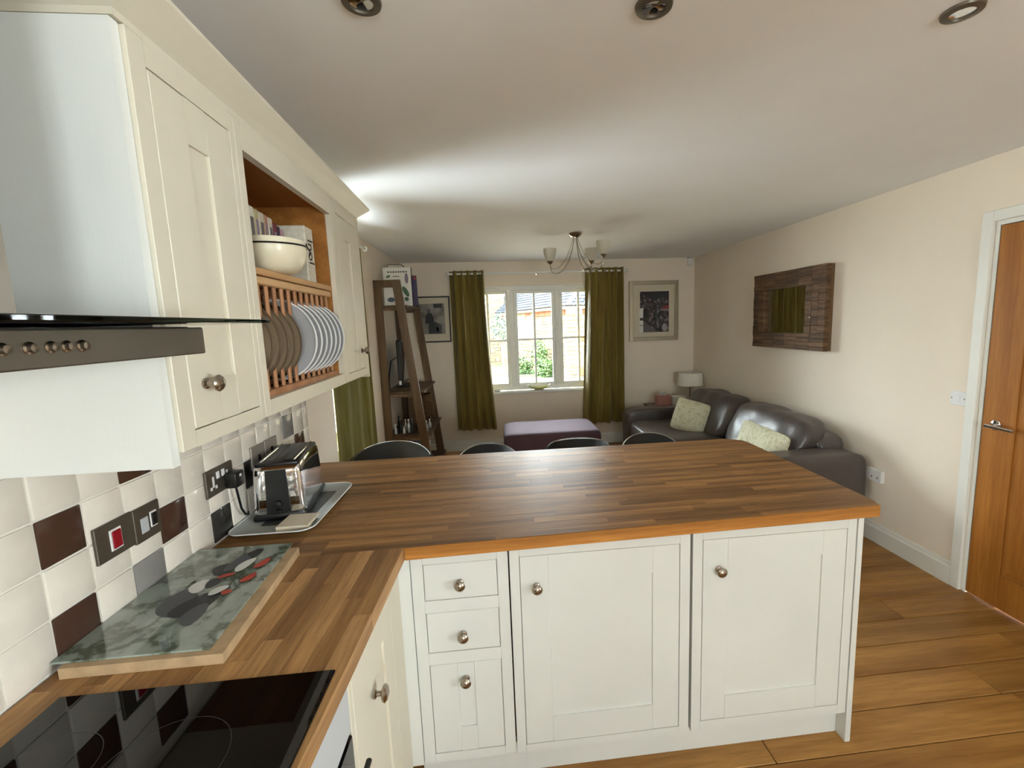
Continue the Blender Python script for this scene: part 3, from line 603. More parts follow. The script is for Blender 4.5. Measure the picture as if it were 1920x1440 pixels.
# toaster
ts = thing('toaster', 'chrome and black two slot toaster standing on the tray', 'toaster', (0, 0, 0))
mb = MB().puff((0, 0, .1025), (.082, .155, .0875), 16, 16, fn=lambda P, u: Vector((P.x * (1 - .10 * (P.z / .0875 * .5 + .5)), P.y * (1 - .05 * (P.z / .0875 * .5 + .5)), P.z + .006 * (1 - (P.y / .155) ** 2) * (1 if P.z > 0 else 0))))
mb.build('shell', 'chrome', ts, True)
MB().box(-.084, .084, -.157, .157, .0, .024, .008, 2).build('base', 'black_plastic', ts, True)
MB().hexa([(-.038, -.1585, .028), (.036, -.1585, .028), (.036, -.13, .028), (-.038, -.13, .028), (-.034, -.1505, .176), (.03, -.1505, .176), (.03, -.13, .176), (-.034, -.13, .176)]).build('control_panel', 'black_plastic', ts)
MB().box(-.068, .068, -.139, .139, .185, .2, .006, 2).build('top_plate', 'black_plastic', ts, True)
for sx in (-.03, .03): MB().box(sx - .014, sx + .014, -.115, .115, .197, .2012, .002).build('slot', 'black_plastic', ts)
for sx in (-.052, .052): MB().tube([(sx, -.125, .2015), (sx, .125, .2015)], .0035, 8).build('trim_bar', 'chrome', ts, True)
MB().box(-.01, .01, -.178, -.155, .03, .042, .003).build('lever', 'black_plastic', ts)
MB().lathe([(0, 0), (.012, 0), (.011, .01), (0, .011)], (0, -.1585, .06), (0, -1, .05), 18).build('dial', 'black_plastic', ts, True)
ts.location = (.1, 1.552, WT + .0045); ts.rotation_euler = (0, 0, math.radians(9))
for k in range(3):
    o = MB().box(-.05, .05, -.05, .05, 0, .0055, .0008).build('coaster', 'coaster'); o.location = (.2 + .003 * k, 1.352 - .002 * k, WT + .0062 + k * .0057); o.rotation_euler = (0, 0, .1 - .06 * k)
    tag(o, ['bottom beige coaster of the stack on the tray', 'middle beige coaster of the stack on the tray', 'top beige coaster of the stack beside the toaster'][k], 'coaster', 'coasters on the tray')

# ------------------------------------------------------------------ sockets and switches on the tiles
def plate_x(name, label, y0, y1, z0, z1, mat, x=.0018):
    t = thing(name, label, 'switch' if 'switch' in name else 'socket', (x, (y0 + y1) / 2, z0)); MB().box(x, x + .007, y0, y1, z0, z1, .0015).build('face_plate', mat, t); return t
t = plate_x('cooker_switch', 'dark steel switch plate with a red rocker on the tiles', .853, .9565, 1.063, 1.146, 'dark_steel')
MB().box(.0085, .0108, .887, .919, 1.079, 1.128, .001).build('rocker_frame', 'white_plastic', t); MB().box(.0105, .0145, .891, .915, 1.083, 1.124, .002).build('rocker', 'red_plastic', t)
t = plate_x('fused_switch', 'dark steel fused switch plate beside the red rocker', .9575, 1.041, 1.058, 1.144, 'dark_steel')
MB().box(.0085, .0105, .975, .999, 1.078, 1.116, .001).build('fuse_holder', 'grey_plastic', t); MB().box(.0085, .0105, 1.005, 1.027, 1.082, 1.122, .001).build('rocker_frame', 'white_plastic', t); MB().box(.0102, .0135, 1.008, 1.024, 1.086, 1.118, .001).build('rocker', 'black_plastic', t)
t = plate_x('wall_socket', 'double steel socket with the black plug in it', 1.229, 1.367, 1.064, 1.147, 'dark_steel')
for y_ in (1.262, 1.334):
    MB().box(.0085, .0092, y_ - .005, y_ + .005, 1.102, 1.124).box(.0085, .0092, y_ - .017, y_ - .007, 1.084, 1.094).box(.0085, .0092, y_ + .007, y_ + .017, 1.084, 1.094).box(.0085, .009, y_ - .005, y_ + .005, 1.09, 1.103).build('socket_holes', 'white_plastic', t)
for y_ in (1.285, 1.312): MB().box(.0085, .0115, y_ - .007, y_ + .007, 1.112, 1.134, .001).build('rocker', 'white_plastic', t)
t = plate_x('light_switch', 'satin steel switch plate behind the toaster', 1.485, 1.578, 1.068, 1.152, 'steel')
MB().box(.0085, .0115, 1.525, 1.54, 1.095, 1.117, .001).build('rocker', 'black_plastic', t)
t = plate_x('light_switch', 'satin steel toggle plate beyond the one behind the toaster', 1.581, 1.672, 1.07, 1.154, 'steel')
MB().box(.0085, .0115, 1.62, 1.635, 1.1, 1.122, .001).build('rocker', 'black_plastic', t)
pg = thing('power_plug', 'black plug with its cable in the double socket by the toaster', 'plug', (.03, 1.334, 1.07))
MB().box(.0105, .048, 1.309, 1.36, 1.066, 1.118, .007, 2).build('plug_body', 'black_plastic', pg, True); MB().box(.048, .0485, 1.33, 1.34, 1.1, 1.108).build('plug_label', 'white_plastic', pg)
MB().tube([(.03, 1.334, 1.068), (.032, 1.338, 1.03), (.03, 1.35, .985), (.028, 1.372, .955), (.024, 1.392, .948), (.02, 1.404, .95)], .0036, 8).build('cable', 'black_plastic', pg, True)

# ------------------------------------------------------------------ bar stools
def make_stool(pw, label):
    t = thing('bar_stool', label, 'stool', (0, 0, 0), 'bar stools behind the worktop')
    MB().lathe([(0, 0), (.2, 0), (.2, .008), (.05, .02), (.028, .035), (.025, .3), (.018, .31), (.018, .6), (.05, .61), (0, .61)], n=32).build('base', 'chrome', t, True)
    MB().tube([(.13 * math.cos(a), -.13 * math.sin(a), .28) for a in [PI * k / 12 for k in range(13)]], .009, 8).build('footrest', 'chrome', t, True)
    MB().puff((0, 0, .645), (.21, .2, .045), 4, 10).build('seat', 'black_leather', t, True)
    def fn(u, v):
        a = (u - .5) * 2; th = a * 1.2; R = .225; hh = (1 - abs(a) ** pw) ** (1 / pw) if abs(a) < 1 else 0
        return (R * math.sin(th), R * math.cos(th) * .95 + .0 + .05 * v * hh, .63 + v * (.04 + .195 * hh))
    def th_off(p): return p
    A = MB(); N1, N2 = 36, 6
    A.sheet(lambda u, v: fn(u, v), N1, N2, (0, 0, 0)); k = len(A.v) // 2
    for i in range(k): p = A.v[i]; d = Vector((p.x, p.y, 0)).normalized(); A.v[i + k] = p + d * .018
    A.build('backrest', 'black_leather', t, True)
    MB().tube([Vector(fn(.08 + .84 * i / 40, 1)) * 1 + Vector((0, .01, .004)) for i in range(41)], .0035, 6).build('piping', 'chrome', t, True)
    return t
s1 = make_stool(2.2, 'black bar stool nearest the plate rack wall, behind the worktop')
s3 = make_stool(4.5, 'black bar stool with a flat topped back in front of the purple ottoman')
s2 = dup(s1, (.79, 2.36, 0), -.12, 'black bar stool second from the tiled wall, with a domed back')
s4 = dup(s1, (1.84, 2.42, 0), -.1, 'black bar stool at the open end of the worktop, nearest the sofa')
s1.location = (.22, 2.50, 0); s1.rotation_euler = (0, 0, .1); s1.scale = (1.25, 1.1, .945)
s3.location = (1.36, 2.36, 0); s3.rotation_euler = (0, 0, -.08); s3.scale = (1, 1, .94); s4.scale = (1, 1, .93)

# ------------------------------------------------------------------ curtains and poles
def curtain(name, label, fnx, n, amp, z0, z1, yc, mat, ax='x', phase=0, slack=0):
    t = thing(name, label, 'curtain', ((fnx(0, 0) + fnx(1, 0)) / 2, yc, z0) if ax == 'x' else (yc, (fnx(0, 0) + fnx(1, 0)) / 2, z0))
    def fn(u, v):
        a = fnx(u, v); am = amp * (.75 + .25 * math.sin(7 * u + 2)); ph = 2 * PI * n * u + phase + .5 * math.sin(3 * v + 5 * u) * (1 - v); q = math.sin(ph)
        d = am * math.copysign(abs(q) ** .6, q) + .010 * math.sin(23 * u + 4 * (1 - v)); a += am * .22 * math.sin(2 * ph) * min(1, 8 * u, 8 * (1 - u))
        z = z0 + (z1 - z0) * v + (.006 * math.sin(19 * u) if v < .01 else 0)
        return (a, yc + d, z) if ax == 'x' else (yc + d, a, z)
    MB().sheet(fn, n * 20, 24, (.0, .003, 0) if ax == 'x' else (.003, 0, 0)).build('drape', mat, t, True); return t
def pole(name, label, a0, a1, c, z, ax, mat='white_gloss', brackets=()):
    t = thing(name, label, 'curtain pole', ((a0 + a1) / 2, c, z) if ax == 'x' else (c, (a0 + a1) / 2, z)); P = (lambda a: (a, c, z)) if ax == 'x' else (lambda a: (c, a, z))
    MB().tube([P(a0), P(a1)], .012, 12).build('rod', mat, t, True)
    for a in (a0, a1): MB().lathe([(0, 0), (.018, .004), (.02, .018), (.012, .03), (0, .031)], P(a), ((1 if a == a1 else -1), 0, 0) if ax == 'x' else (0, (1 if a == a1 else -1), 0), 14).build('finial', mat, t, True)
    for a in brackets:
        q = P(a); w_ = (a, YB, z) if ax == 'x' else (XL, a, z)
        MB().tube([q, w_], .006, 8).lathe([(0, 0), (.022, 0), (.02, .01), (0, .012)], w_, (0, -1, 0) if ax == 'x' else (1, 0, 0), 14).build('bracket', 'nickel', t, True)
    return t
pole('curtain_pole', 'white curtain pole over the far window', .37, 2.51, 5.30, 2.165, 'x', brackets=(.42, 1.42, 2.47))
cl = curtain('curtain', 'olive satin eyelet curtain on the ladder shelf side of the far window', lambda u, v: .385 + u * (.40 + .075 * (1 - v) ** 1.3), 5, .052, .285, 2.20, 5.3, 'olive_satin')
cr = curtain('curtain', 'olive satin eyelet curtain on the sofa side of the far window', lambda u, v: 2.485 - (1 - u) * (.475 + .065 * (1 - v) ** 1.3), 6, .052, .29, 2.205, 5.3, 'olive_satin', phase=.6)
for t, xs in ((cl, (.43, .53, .63, .73)), (cr, (2.06, 2.155, 2.25, 2.345, 2.44))):
    for x in xs:
        MB().tube([(x, 5.30 + .024 * math.cos(a), 2.165 + .024 * math.sin(a)) for a in [2 * PI * k / 16 for k in range(17)]], .004, 6).build('eyelet', 'nickel', t, True)
pole('curtain_pole', 'white curtain pole with a hooked end on the left wall past the cabinets', 2.40, 3.56, -.095, 2.18, 'y', brackets=(2.45, 3.5))
curtain('curtain', 'pale olive curtain hanging on the left wall beyond the tiles', lambda u, v: 2.56 + u * .88, 4, .012, .06, 2.165, -.088, 'lit_olive', ax='y')

# ------------------------------------------------------------------ ladder shelf and its contents
LY0, LY1 = 4.13, 4.965
ls = thing('ladder_shelf', 'brown wooden ladder shelf leaning wide at the base against the left wall', 'shelf', (0, 4.55, 0))
for y_ in (LY0, LY1):
    MB().box(-.197, -.129, y_, y_ + .03, 0, 1.997, .002).build('back_leg', 'shelf_wood', ls)
    MB().prism([(-.025, 1.93), (-.027, 1.998), (.042, 1.998), (.258, 0), (.176, 0)], y_, y_ + .03, 'xz').build('front_leg', 'shelf_wood', ls)
    MB().box(-.128, -.026, y_, y_ + .03, 1.931, 1.997, .002).build('top_rail', 'shelf_wood', ls)
    for z, x1 in ((1.72, .03), (.905, .13), (.485, .18), (.1, .2)): MB().box(-.128, x1, y_ + .0305 if y_ == LY0 else y_ - .0205, y_ + .05 if y_ == LY0 else y_ - .0005, z, z + .028).build('shelf_support', 'shelf_wood', ls)
for z, x1 in ((1.75, .085), (.935, .19), (.515, .234), (.13, .265)): MB().box(-.19, x1, LY0 + .031, LY1 - .001 if z > 5 else LY1 + .0, z, z + .02, .002).build('shelf_board', 'shelf_board', ls)
ZT = 1.7705
t = thing('book', 'large white illustrated book facing out on top of the ladder shelf', 'book', (-.02, 4.36, ZT))
MB().box(-.152, .108, 4.345, 4.375, ZT, 2.135, .002).build('cover', 'paper_white', t); MB().box(.108, .1115, 4.345, 4.375, ZT, 2.135).build('spine', 'black_frame', t)
def mark(parent, poly, y_, mat, name='cover_print', th=.0006): return MB().prism(poly, y_ - th, y_, 'xz').build(name, mat, parent)
for k in range(8): x = -.11 + k * .024; mark(t, [(x, 2.085), (x + .016, 2.085), (x + .016, 2.098), (x, 2.098)], 4.345, ('ink_black', 'ink_grey')[k % 2])
def ell(cx, cz, rx, rz, rot=0, n=16): return [(cx + rx * math.cos(a) * math.cos(rot) - rz * math.sin(a) * math.sin(rot), cz + rx * math.cos(a) * math.sin(rot) + rz * math.sin(a) * math.cos(rot)) for a in [2 * PI * k / n for k in range(n)]]
mark(t, ell(.065, 2.03, .017, .05), 4.345, 'ink_mauve'); mark(t, ell(.05, 1.905, .022, .055, .5), 4.345, 'ink_green'); mark(t, ell(.055, 1.835, .02, .02), 4.345, 'ink_green'); mark(t, ell(-.105, 2.05, .02, .012, .4), 4.345, 'ink_green'); mark(t, ell(-.03, 2.05, .04, .004), 4.345, 'ink_grey')
t = thing('book', 'purple spined book beside the white one on the ladder shelf', 'book', (.05, 4.405, ZT)); MB().box(-.05, .148, 4.39, 4.42, ZT, 2.06, .002).build('cover', 'ink_purple', t); MB().box(.12, .147, 4.3894, 4.39, 2.02, 2.055).build('cover_band', 'ink_red', t)
t = thing('book', 'white paged book leaning next to the purple one on the ladder shelf', 'book', (.0, 4.5, ZT)); MB().box(-.09, .065, 4.50, 4.53, ZT, 2.04, .002).build('cover', 'paper_white', t)
t = thing('greeting_card', 'small white card with a blue picture framed by the ladder shelf top', 'card', (-.07, 4.26, ZT)); MB().box(-.135, -.02, 4.25, 4.262, ZT, 1.945, .001).build('card_face', 'paper_white', t); mark(t, ell(-.07, 1.825, .035, .022), 4.25, 'ink_blue')
t = thing('magazine_file', 'cream magazine file with dark edges at the back of the ladder shelf top', 'magazine file', (-.06, 4.68, ZT))
MB().prism([(-.165, ZT), (.04, ZT), (.04, 2.12), (-.03, 2.195), (-.165, 2.195)], 4.63, 4.72, 'xz').build('case', 'mat_board', t); MB().prism([(-.168, ZT + .3), (-.165, ZT + .3), (-.165, 2.195), (-.03, 2.195), (.04, 2.12), (.043, 2.122), (-.028, 2.2), (-.168, 2.2)], 4.628, 4.722, 'xz').build('edging', 'black_frame', t)
t = thing('television', 'small black flat television seen edge on in the ladder shelf', 'television', (-.06, 4.58, .9555))
MB().box(-.085, -.045, 4.36, 4.80, 1.0, 1.44, .006).build('casing', 'black_plastic', t); MB().box(-.0455, -.0435, 4.38, 4.78, 1.03, 1.42).build('screen', 'black_glass', t); MB().box(-.13, .03, 4.46, 4.7, .9555, .968, .003).build('foot', 'black_plastic', t); MB().box(-.075, -.055, 4.54, 4.62, .967, 1.02).build('neck', 'black_plastic', t)
MB().box(-.078, -.055, 4.3585, 4.36, 1.0, 1.04).build('sticker', 'white_plastic', t)
for k, (dy, lab) in enumerate(((0, 'black cable looping behind the television to the lower shelf'), (.03, 'second black cable hanging beside the wall behind the ladder shelf'))):
    tag(MB().tube([(-.1, 4.4 + dy, 1.27), (-.14, 4.33 + dy, 1.24), (-.16, 4.3 + dy, 1.1), (-.165, 4.3 + dy, .965)], .004, 6).build('cable', 'black_plastic', None, True), lab, 'cable', 'cables on the ladder shelf')
ZS = .5355
t = thing('wicker_basket', 'dark woven wicker basket on the lower ladder shelf', 'basket', (.05, 4.8, ZS)); MB().lathe([(0, 0), (.07, 0), (.09, .1), (.095, .3), (.088, .3), (.082, .1), (.06, .01), (0, .01)], (.06, 4.8, ZS), n=28).build('weave', 'wicker', t, True)
for k in range(5): MB().tube([(.06 + (.092) * math.cos(a), 4.8 + .092 * math.sin(a), ZS + .06 + k * .055) for a in [2 * PI * q / 28 for q in range(29)]], .006, 6).build('hoop', 'wicker', t, True)
tag(MB().box(-.06, .02, 4.62, 4.66, ZS, .86, .003).build('wooden_box', 'shelf_wood'), 'reddish wooden board standing behind the bottles on the ladder shelf', 'box')
pos = [(-.12, 4.24, 1, .09), (-.08, 4.27, 0, .12), (-.04, 4.24, 1, .07), (0.0, 4.28, 1, .13), (.04, 4.24, 0, .1), (-.1, 4.36, 0, .15), (-.05, 4.38, 1, .11), (.01, 4.4, 0, .16), (.07, 4.36, 0, .12), (.12, 4.3, 1, .08), (.17, 4.3, 1, .1), (.1, 4.46, 0, .17), (.18, 4.44, 1, .09), (-.13, 4.46, 0, .13)]
words = ['stubby clear bottle nearest the back leg', 'dark bottle second from the back leg', 'short clear jar in the front row', 'tall clear bottle in the middle of the front row', 'dark bottle beside the front leg', 'dark bottle in the second row by the wall', 'clear bottle in the second row', 'tall dark bottle in the second row', 'dark bottle behind the front leg', 'short clear bottle just behind the front leg', 'clear bottle past the front leg', 'tallest dark bottle in the back row', 'clear bottle at the room side edge', 'dark bottle tucked at the wall in the back row']
for (x, y_, k, hh), wd in zip(pos, words):
    r = .016; t = thing('bottle', wd + ' on the lower ladder shelf', 'bottle', (x, y_, ZS), 'bottles on the lower ladder shelf')
    MB().lathe([(0, 0), (r, 0), (r, hh * .55), (r * .45, hh * .72), (r * .4, hh * .92), (0, hh * .92)], (x, y_, ZS), n=14).build('glass_body', 'clear_bottle' if k else 'tinted_bottle', t, True)
    MB().lathe([(0, hh * .92), (r * .5, hh * .92), (r * .5, hh), (0, hh)], (x, y_, ZS), n=12).build('cap', 'white_plastic' if k else 'black_plastic', t, True)
t = thing('storage_box', 'lilac white storage box on the bottom ladder shelf', 'box', (.03, 4.4, .1505)); MB().box(-.1, .15, 4.22, 4.58, .1505, .36, .004).build('box_body', 'lilac_card', t); MB().box(-.105, .155, 4.215, 4.585, .34, .375, .004).build('lid', 'lilac_card', t)
tag(MB().puff((.02, 4.32, .405), (.035, .04, .028), 3, 6).build('ornament', 'ink_blue', None, True), 'small blue ornament on the lilac storage box', 'ornament')
tag(MB().box(-.09, -.045, 4.27, 4.33, .376, .45, .006).build('alarm_clock', 'black_plastic'), 'small black clock on the lilac storage box', 'clock')

# ------------------------------------------------------------------ pictures, mirror, wall fittings
def picture(name, label, x0, x1, z0, z1, fw, fd, fmat, px0, px1, pz0, pz1, pmat):
    t = thing(name, label, 'picture', ((x0 + x1) / 2, YB, z0)); f = MB()
    for a, b, c, d in ((x0, x0 + fw, z0, z1), (x1 - fw, x1, z0, z1), (x0 + fw, x1 - fw, z0, z0 + fw), (x0 + fw, x1 - fw, z1 - fw, z1)): f.box(a, b, YB - fd, YB - .002, c, d, .004)
    f.build('frame', fmat, t); MB().box(x0 + fw - .002, x1 - fw + .002, YB - fd * .55, YB - .003, z0 + fw - .002, z1 - fw + .002).build('mat_board', 'mat_board', t)
    p = MB().box(px0, px1, YB - fd * .55 - .001, YB - fd * .55, pz0, pz1).build('print', pmat, t); return t, p, YB - fd * .55 - .001
t, p, yp = picture('framed_picture', 'silver framed street scene print near the sofa corner', 2.572, 3.208, 1.295, 2.042, .05, .03, 'silver_frame', 2.712, 3.086, 1.402, 1.91, 'street_print')
for poly, mt in (([(2.98, 1.7), (3.05, 1.735), (3.086, 1.735), (3.086, 1.695), (2.98, 1.69)], 'ink_red'), ([(2.98, 1.672), (3.086, 1.676), (3.086, 1.688), (2.98, 1.684)], 'ink_light'), ([(2.75, 1.56), (2.96, 1.402), (3.0, 1.402), (2.77, 1.58)], 'ink_black'), ([(2.712, 1.402), (2.94, 1.402), (2.75, 1.55), (2.712, 1.56)], 'ink_grey'), ([(2.915, 1.402), (2.93, 1.402), (2.93, 1.8), (2.915, 1.8)], 'ink_black'), ([(2.96, 1.46), (2.972, 1.46), (2.972, 1.78), (2.96, 1.78)], 'ink_black'),
                 ([(2.76, 1.91), (3.086, 1.91), (3.086, 1.8), (2.98, 1.83), (2.9, 1.79), (2.82, 1.84)], 'ink_black'), (ell(3.03, 1.46, .035, .05), 'ink_light'), ([(2.76, 1.59), (2.83, 1.57), (2.83, 1.69), (2.76, 1.7)], 'ink_black')): mark(p, poly, yp, mt, 'print_shape')
for z0, z1 in ((1.585, 1.705), (1.497, 1.55), (1.402, 1.49)): mark(p, [(2.70, z0), (2.752, z0), (2.752, z1), (2.70, z1)], yp - .0007, 'ink_white', 'pale_patch')
t, p, yp = picture('framed_picture', 'black framed photograph of a seated figure beside the ladder shelf', -.045, .36, 1.372, 1.922, .016, .022, 'black_frame', .0, .292, 1.472, 1.835, 'portrait_print')
mark(p, ell(.105, 1.75, .02, .03), yp, 'ink_grey', 'print_shape')
for poly, mt in (([(.06, 1.6), (.16, 1.6), (.165, 1.66), (.14, 1.72), (.1, 1.73), (.065, 1.69)], 'ink_black'), ([(.09, 1.48), (.25, 1.48), (.25, 1.58), (.18, 1.62), (.1, 1.6)], 'ink_black'), ([(.165, 1.835), (.27, 1.835), (.27, 1.785), (.165, 1.785)], 'ink_black'), (ell(.2, 1.53, .012, .03), 'ink_light')): mark(p, poly, yp - .0006, mt, 'print_shape')
mr = thing('wall_mirror', 'small mirror in a chunky frame of dark reclaimed wood blocks', 'mirror', (XW - .03, 3.49, 1.275))
MB().box(XW - .028, XW - .002, 3.02, 3.955, 1.277, 1.93).build('backing', 'shelf_wood', mr)
MB().hexa([(XW - .0545, 3.2, 1.37), (XW - .0505, 3.2, 1.37), (XW - .031, 3.84, 1.37), (XW - .035, 3.84, 1.37), (XW - .0545, 3.2, 1.83), (XW - .0505, 3.2, 1.83), (XW - .031, 3.84, 1.83), (XW - .035, 3.84, 1.83)]).build('mirror_glass', 'mirror_glass', mr)
oy0, oy1, oz0, oz1, iy0, iy1, iz0, iz1 = 3.018, 3.957, 1.275, 1.932, 3.242, 3.807, 1.41, 1.79
def blocks(y0, y1, z0, z1, ny, nz):
    for i in range(ny):
        for j in range(nz):
            d = random.uniform(0, .005); a, b = y0 + (y1 - y0) * i / ny, y0 + (y1 - y0) * (i + 1) / ny; c, e = z0 + (z1 - z0) * j / nz, z0 + (z1 - z0) * (j + 1) / nz
            MB().box(XW - .066 - d, XW - .027, a + .0004, b - .0004, c + .0004, e - .0004, .0015).build('wood_block', 'mirror_wood', mr)
blocks(oy0, oy1, iz1, oz1, 6, 4); blocks(oy0, oy1, oz0, iz0, 6, 4); blocks(oy0, iy0, iz0, iz1, 3, 6); blocks(iy1, oy1, iz0, iz1, 2, 6)
t = thing('wall_switch', 'white light switch plate beside the oak door', 'switch', (XW - .004, 2.046, 1.035)); MB().box(XW - .01, XW - .0005, 2.003, 2.09, 1.033, 1.112, .002).build('face_plate', 'white_plastic', t); MB().box(XW - .013, XW - .0095, 2.035, 2.058, 1.055, 1.09, .001).build('rocker', 'white_plastic', t)
for y_ in (2.012, 2.081): MB().lathe([(0, 0), (.003, 0), (.003, .0006), (0, .0006)], (XW - .0099, y_, 1.073), (-1, 0, 0), 8).build('screw', 'nickel', t)
t = thing('wall_outlet', 'white double socket low on the right wall by the sofa arm', 'socket', (XW - .004, 2.53, .425)); MB().box(XW - .03, XW - .0005, 2.478, 2.6, .425, .507, .003).build('face_plate', 'white_plastic', t)
for y_ in (2.505, 2.55): MB().box(XW - .0312, XW - .0298, y_ - .004, y_ + .004, .45, .462).build('socket_hole', 'ink_grey', t)
t = thing('motion_sensor', 'small white motion sensor high in the far corner', 'sensor', (3.35, YB - .03, 2.21)); MB().puff((3.352, YB - .028, 2.262), (.032, .026, .05), 4, 6).build('sensor_body', 'white_plastic', t, True); MB().box(3.325, 3.38, YB - .04, YB - .002, 2.305, 2.314).build('bracket', 'dark_steel', t)

# ------------------------------------------------------------------ ceiling lights
for k, (x, y_) in enumerate(((.614, 1.03), (1.31, 1.012), (2.117, .993))):
    t = thing('ceiling_spotlight', ['recessed ceiling spotlight nearest the wall cabinets', 'middle recessed ceiling spotlight of the three in a row', 'recessed ceiling spotlight nearest the door side'][k], 'spotlight', (x, y_, ZC), 'recessed ceiling spotlights')
    MB().lathe([(.027, .001), (.029, .010), (.044, .007), (.046, .0005), (.027, .0005)], (x, y_, ZC), (0, 0, -1), 32, ring=True).build('bezel', 'dark_steel', t, True); MB().lathe([(0, .0015), (.012, .002), (.027, .005), (.027, .0008), (0, .0008)], (x, y_, ZC), (0, 0, -1), 24).build('lens', 'chrome', t, True)
ch = thing('chandelier', 'three arm nickel ceiling light with frosted glass cups before the window', 'chandelier', (1.61, 3.77, ZC))
MB().lathe([(0, .0), (.055, .0), (.058, .006), (.05, .018), (.03, .034), (.0, .036)], (1.61, 3.77, ZC - .0005), (0, 0, -1), 28).build('ceiling_rose', 'nickel', ch, True)
def bez(P, n=18): return [tuple(sum(c * p[i] for c, p in zip(((1 - t) ** 3, 3 * t * (1 - t) ** 2, 3 * t * t * (1 - t), t ** 3), P)) for i in range(3)) for t in [k / n for k in range(n + 1)]]
for ang in (48, 138, 318):
    a = math.radians(ang); ca, sa = math.cos(a), math.sin(a); at = lambda r, z: (1.61 + ca * r, 3.77 + sa * r, z); cz = 2.085
    arm = MB().tube(bez([at(.012, ZC - .03), at(.03, 2.14), at(.1, 2.0), at(.2, 1.995)]) + bez([at(.2, 1.995), at(.245, 1.993), at(.27, 2.02), at(.27, cz)])[1:], .0042, 8).build('arm', 'nickel', ch, True)
    MB().tube(bez([at(.02, ZC - .03), at(.05, 2.18), at(.13, 2.04), at(.215, 2.035)]) + bez([at(.215, 2.035), at(.245, 2.035), at(.262, 2.045), at(.268, 2.07)])[1:], .0022, 6).build('rod', 'nickel', arm, True)
    MB().lathe([(0, 0), (.006, 0), (.026, .018), (.03, .03), (.026, .03), (0, .012)], at(.27, cz - .005), n=20).build('cup', 'nickel', arm, True)
    MB().lathe([(.0, .0), (.022, .0), (.042, .03), (.056, .07), (.06, .115), (.056, .115), (.052, .07), (.038, .033), (.02, .004), (0, .004)], at(.27, cz + .018), n=28).build('glass_shade', 'frosted_glass', ch, True)

# ------------------------------------------------------------------ sofa, cushions, ottoman, side table
SX0, SX1, SY0, SY1 = 2.34, 3.395, 2.565, 4.95
so = thing('sofa', 'dark grey brown leather sofa along the right wall', 'sofa', (2.87, 3.76, 0))
MB().box(SX0 + .05, SX1 - .02, SY0 + .05, SY1 - .05, .07, .26, .02, 2).build('base', 'leather', so, True)
MB().puff(((SX0 + SX1) / 2, SY0 + .11, .335), ((SX1 - SX0) / 2, .11, .275), 9, 14, .004, 5).build('armrest', 'leather', so, True)
MB().puff(((SX0 + SX1) / 2, SY1 - .11, .31), ((SX1 - SX0) / 2, .11, .24), 9, 14, .004, 5).build('armrest', 'leather', so, True)
MB().puff((3.27, 3.757, .46), (.12, 1.0, .235), 9, 14, .004, 4).build('back', 'leather', so, True)
for y0, y1 in ((SY0 + .215, 3.755), (3.765, SY1 - .215)):
    MB().puff(((SX0 + 3.12) / 2 + .0, (y0 + y1) / 2, .34), ((3.12 - SX0) / 2, (y1 - y0) / 2, .10), 7, 14, .008, 4).build('seat_cushion', 'leather', so, True)
def lean(P, u): return Vector((P.x + .10 * (P.z / .2), P.y, P.z))
for y0, y1, zz in ((SY0 + .235, 3.745, .60), (3.755, SY1 - .25, .60)):
    MB().puff((3.11, (y0 + y1) / 2, zz), (.13, (y1 - y0) / 2, .195), 4.5, 18, .02, 7, lean).build('back_cushion', 'leather', so, True)
for x in (SX0 + .1, SX1 - .1):
    for y_ in (SY0 + .1, SY1 - .1): MB().lathe([(0, 0), (.02, 0), (.025, .072), (0, .072)], (x, y_, 0), n=12).build('foot', 'black_plastic', so, True)
def pillow(label, w_, h_, d_, loc, rot):
    pts = MB()
    def f(P, u):
        ex = 1 - .12 * (abs(u.y) ** 3) * (1 - abs(u.z) ** 2); ez = 1 - .12 * (abs(u.z) ** 3) * (1 - abs(u.y) ** 2); th = (1 - abs(P.y / w_) ** 2.6) * (1 - abs(P.z / h_) ** 2.6)
        return Vector((P.x * max(th, .04) ** .6, P.y * ez, P.z * ex))
    t = thing('cushion', label, 'cushion', (0, 0, 0)); pts.puff((0, 0, 0), (d_, w_, h_), 14, 16, .006, 9, f).build('cover', 'pillow_fabric', t, True)
    t.location = loc; t.rotation_euler = rot
pillow('pale green patterned cushion at the window end of the sofa', .165, .165, .08, (2.82, 4.14, .57), (.25, .30, 1.0))
pillow('pale green patterned cushion lying against the near back cushion', .28, .155, .07, (2.92, 3.09, .545), (.05, .3, .06))
ot = thing('ottoman', 'purple fabric ottoman bench below the far window', 'ottoman', (1.44, 4.5, 0))
MB().puff((1.43, 4.52, .27), (.50, .33, .20), 11, 16).build('padded_box', 'purple_fabric', ot, True)
for x in (1.0, 1.86):
    for y_ in (4.26, 4.78): MB().lathe([(0, 0), (.02, 0), (.024, .08), (0, .08)], (x, y_, 0), n=12).build('foot', 'shelf_wood', ot, True)
st = thing('side_table', 'small wooden side table behind the sofa in the corner', 'table', (3.06, 5.18, 0))
MB().box(2.75, 3.39, 4.975, 5.37, .475, .50, .003).build('table_top', 'shelf_board', st)
for x in (2.78, 3.36):
    for y_ in (5.0, 5.345): MB().box(x - .02, x + .02, y_ - .02, y_ + .02, 0, .475).build('leg', 'shelf_wood', st)
lp = thing('table_lamp', 'table lamp with a cream drum shade in the far corner', 'lamp', (3.262, 5.12, .5005))
MB().lathe([(0, 0), (.06, 0), (.06, .012), (.008, .018), (.006, .02), (.006, .36), (0, .36)], (3.255, 5.12, .5005), n=20).build('stand', 'dark_steel', lp, True)
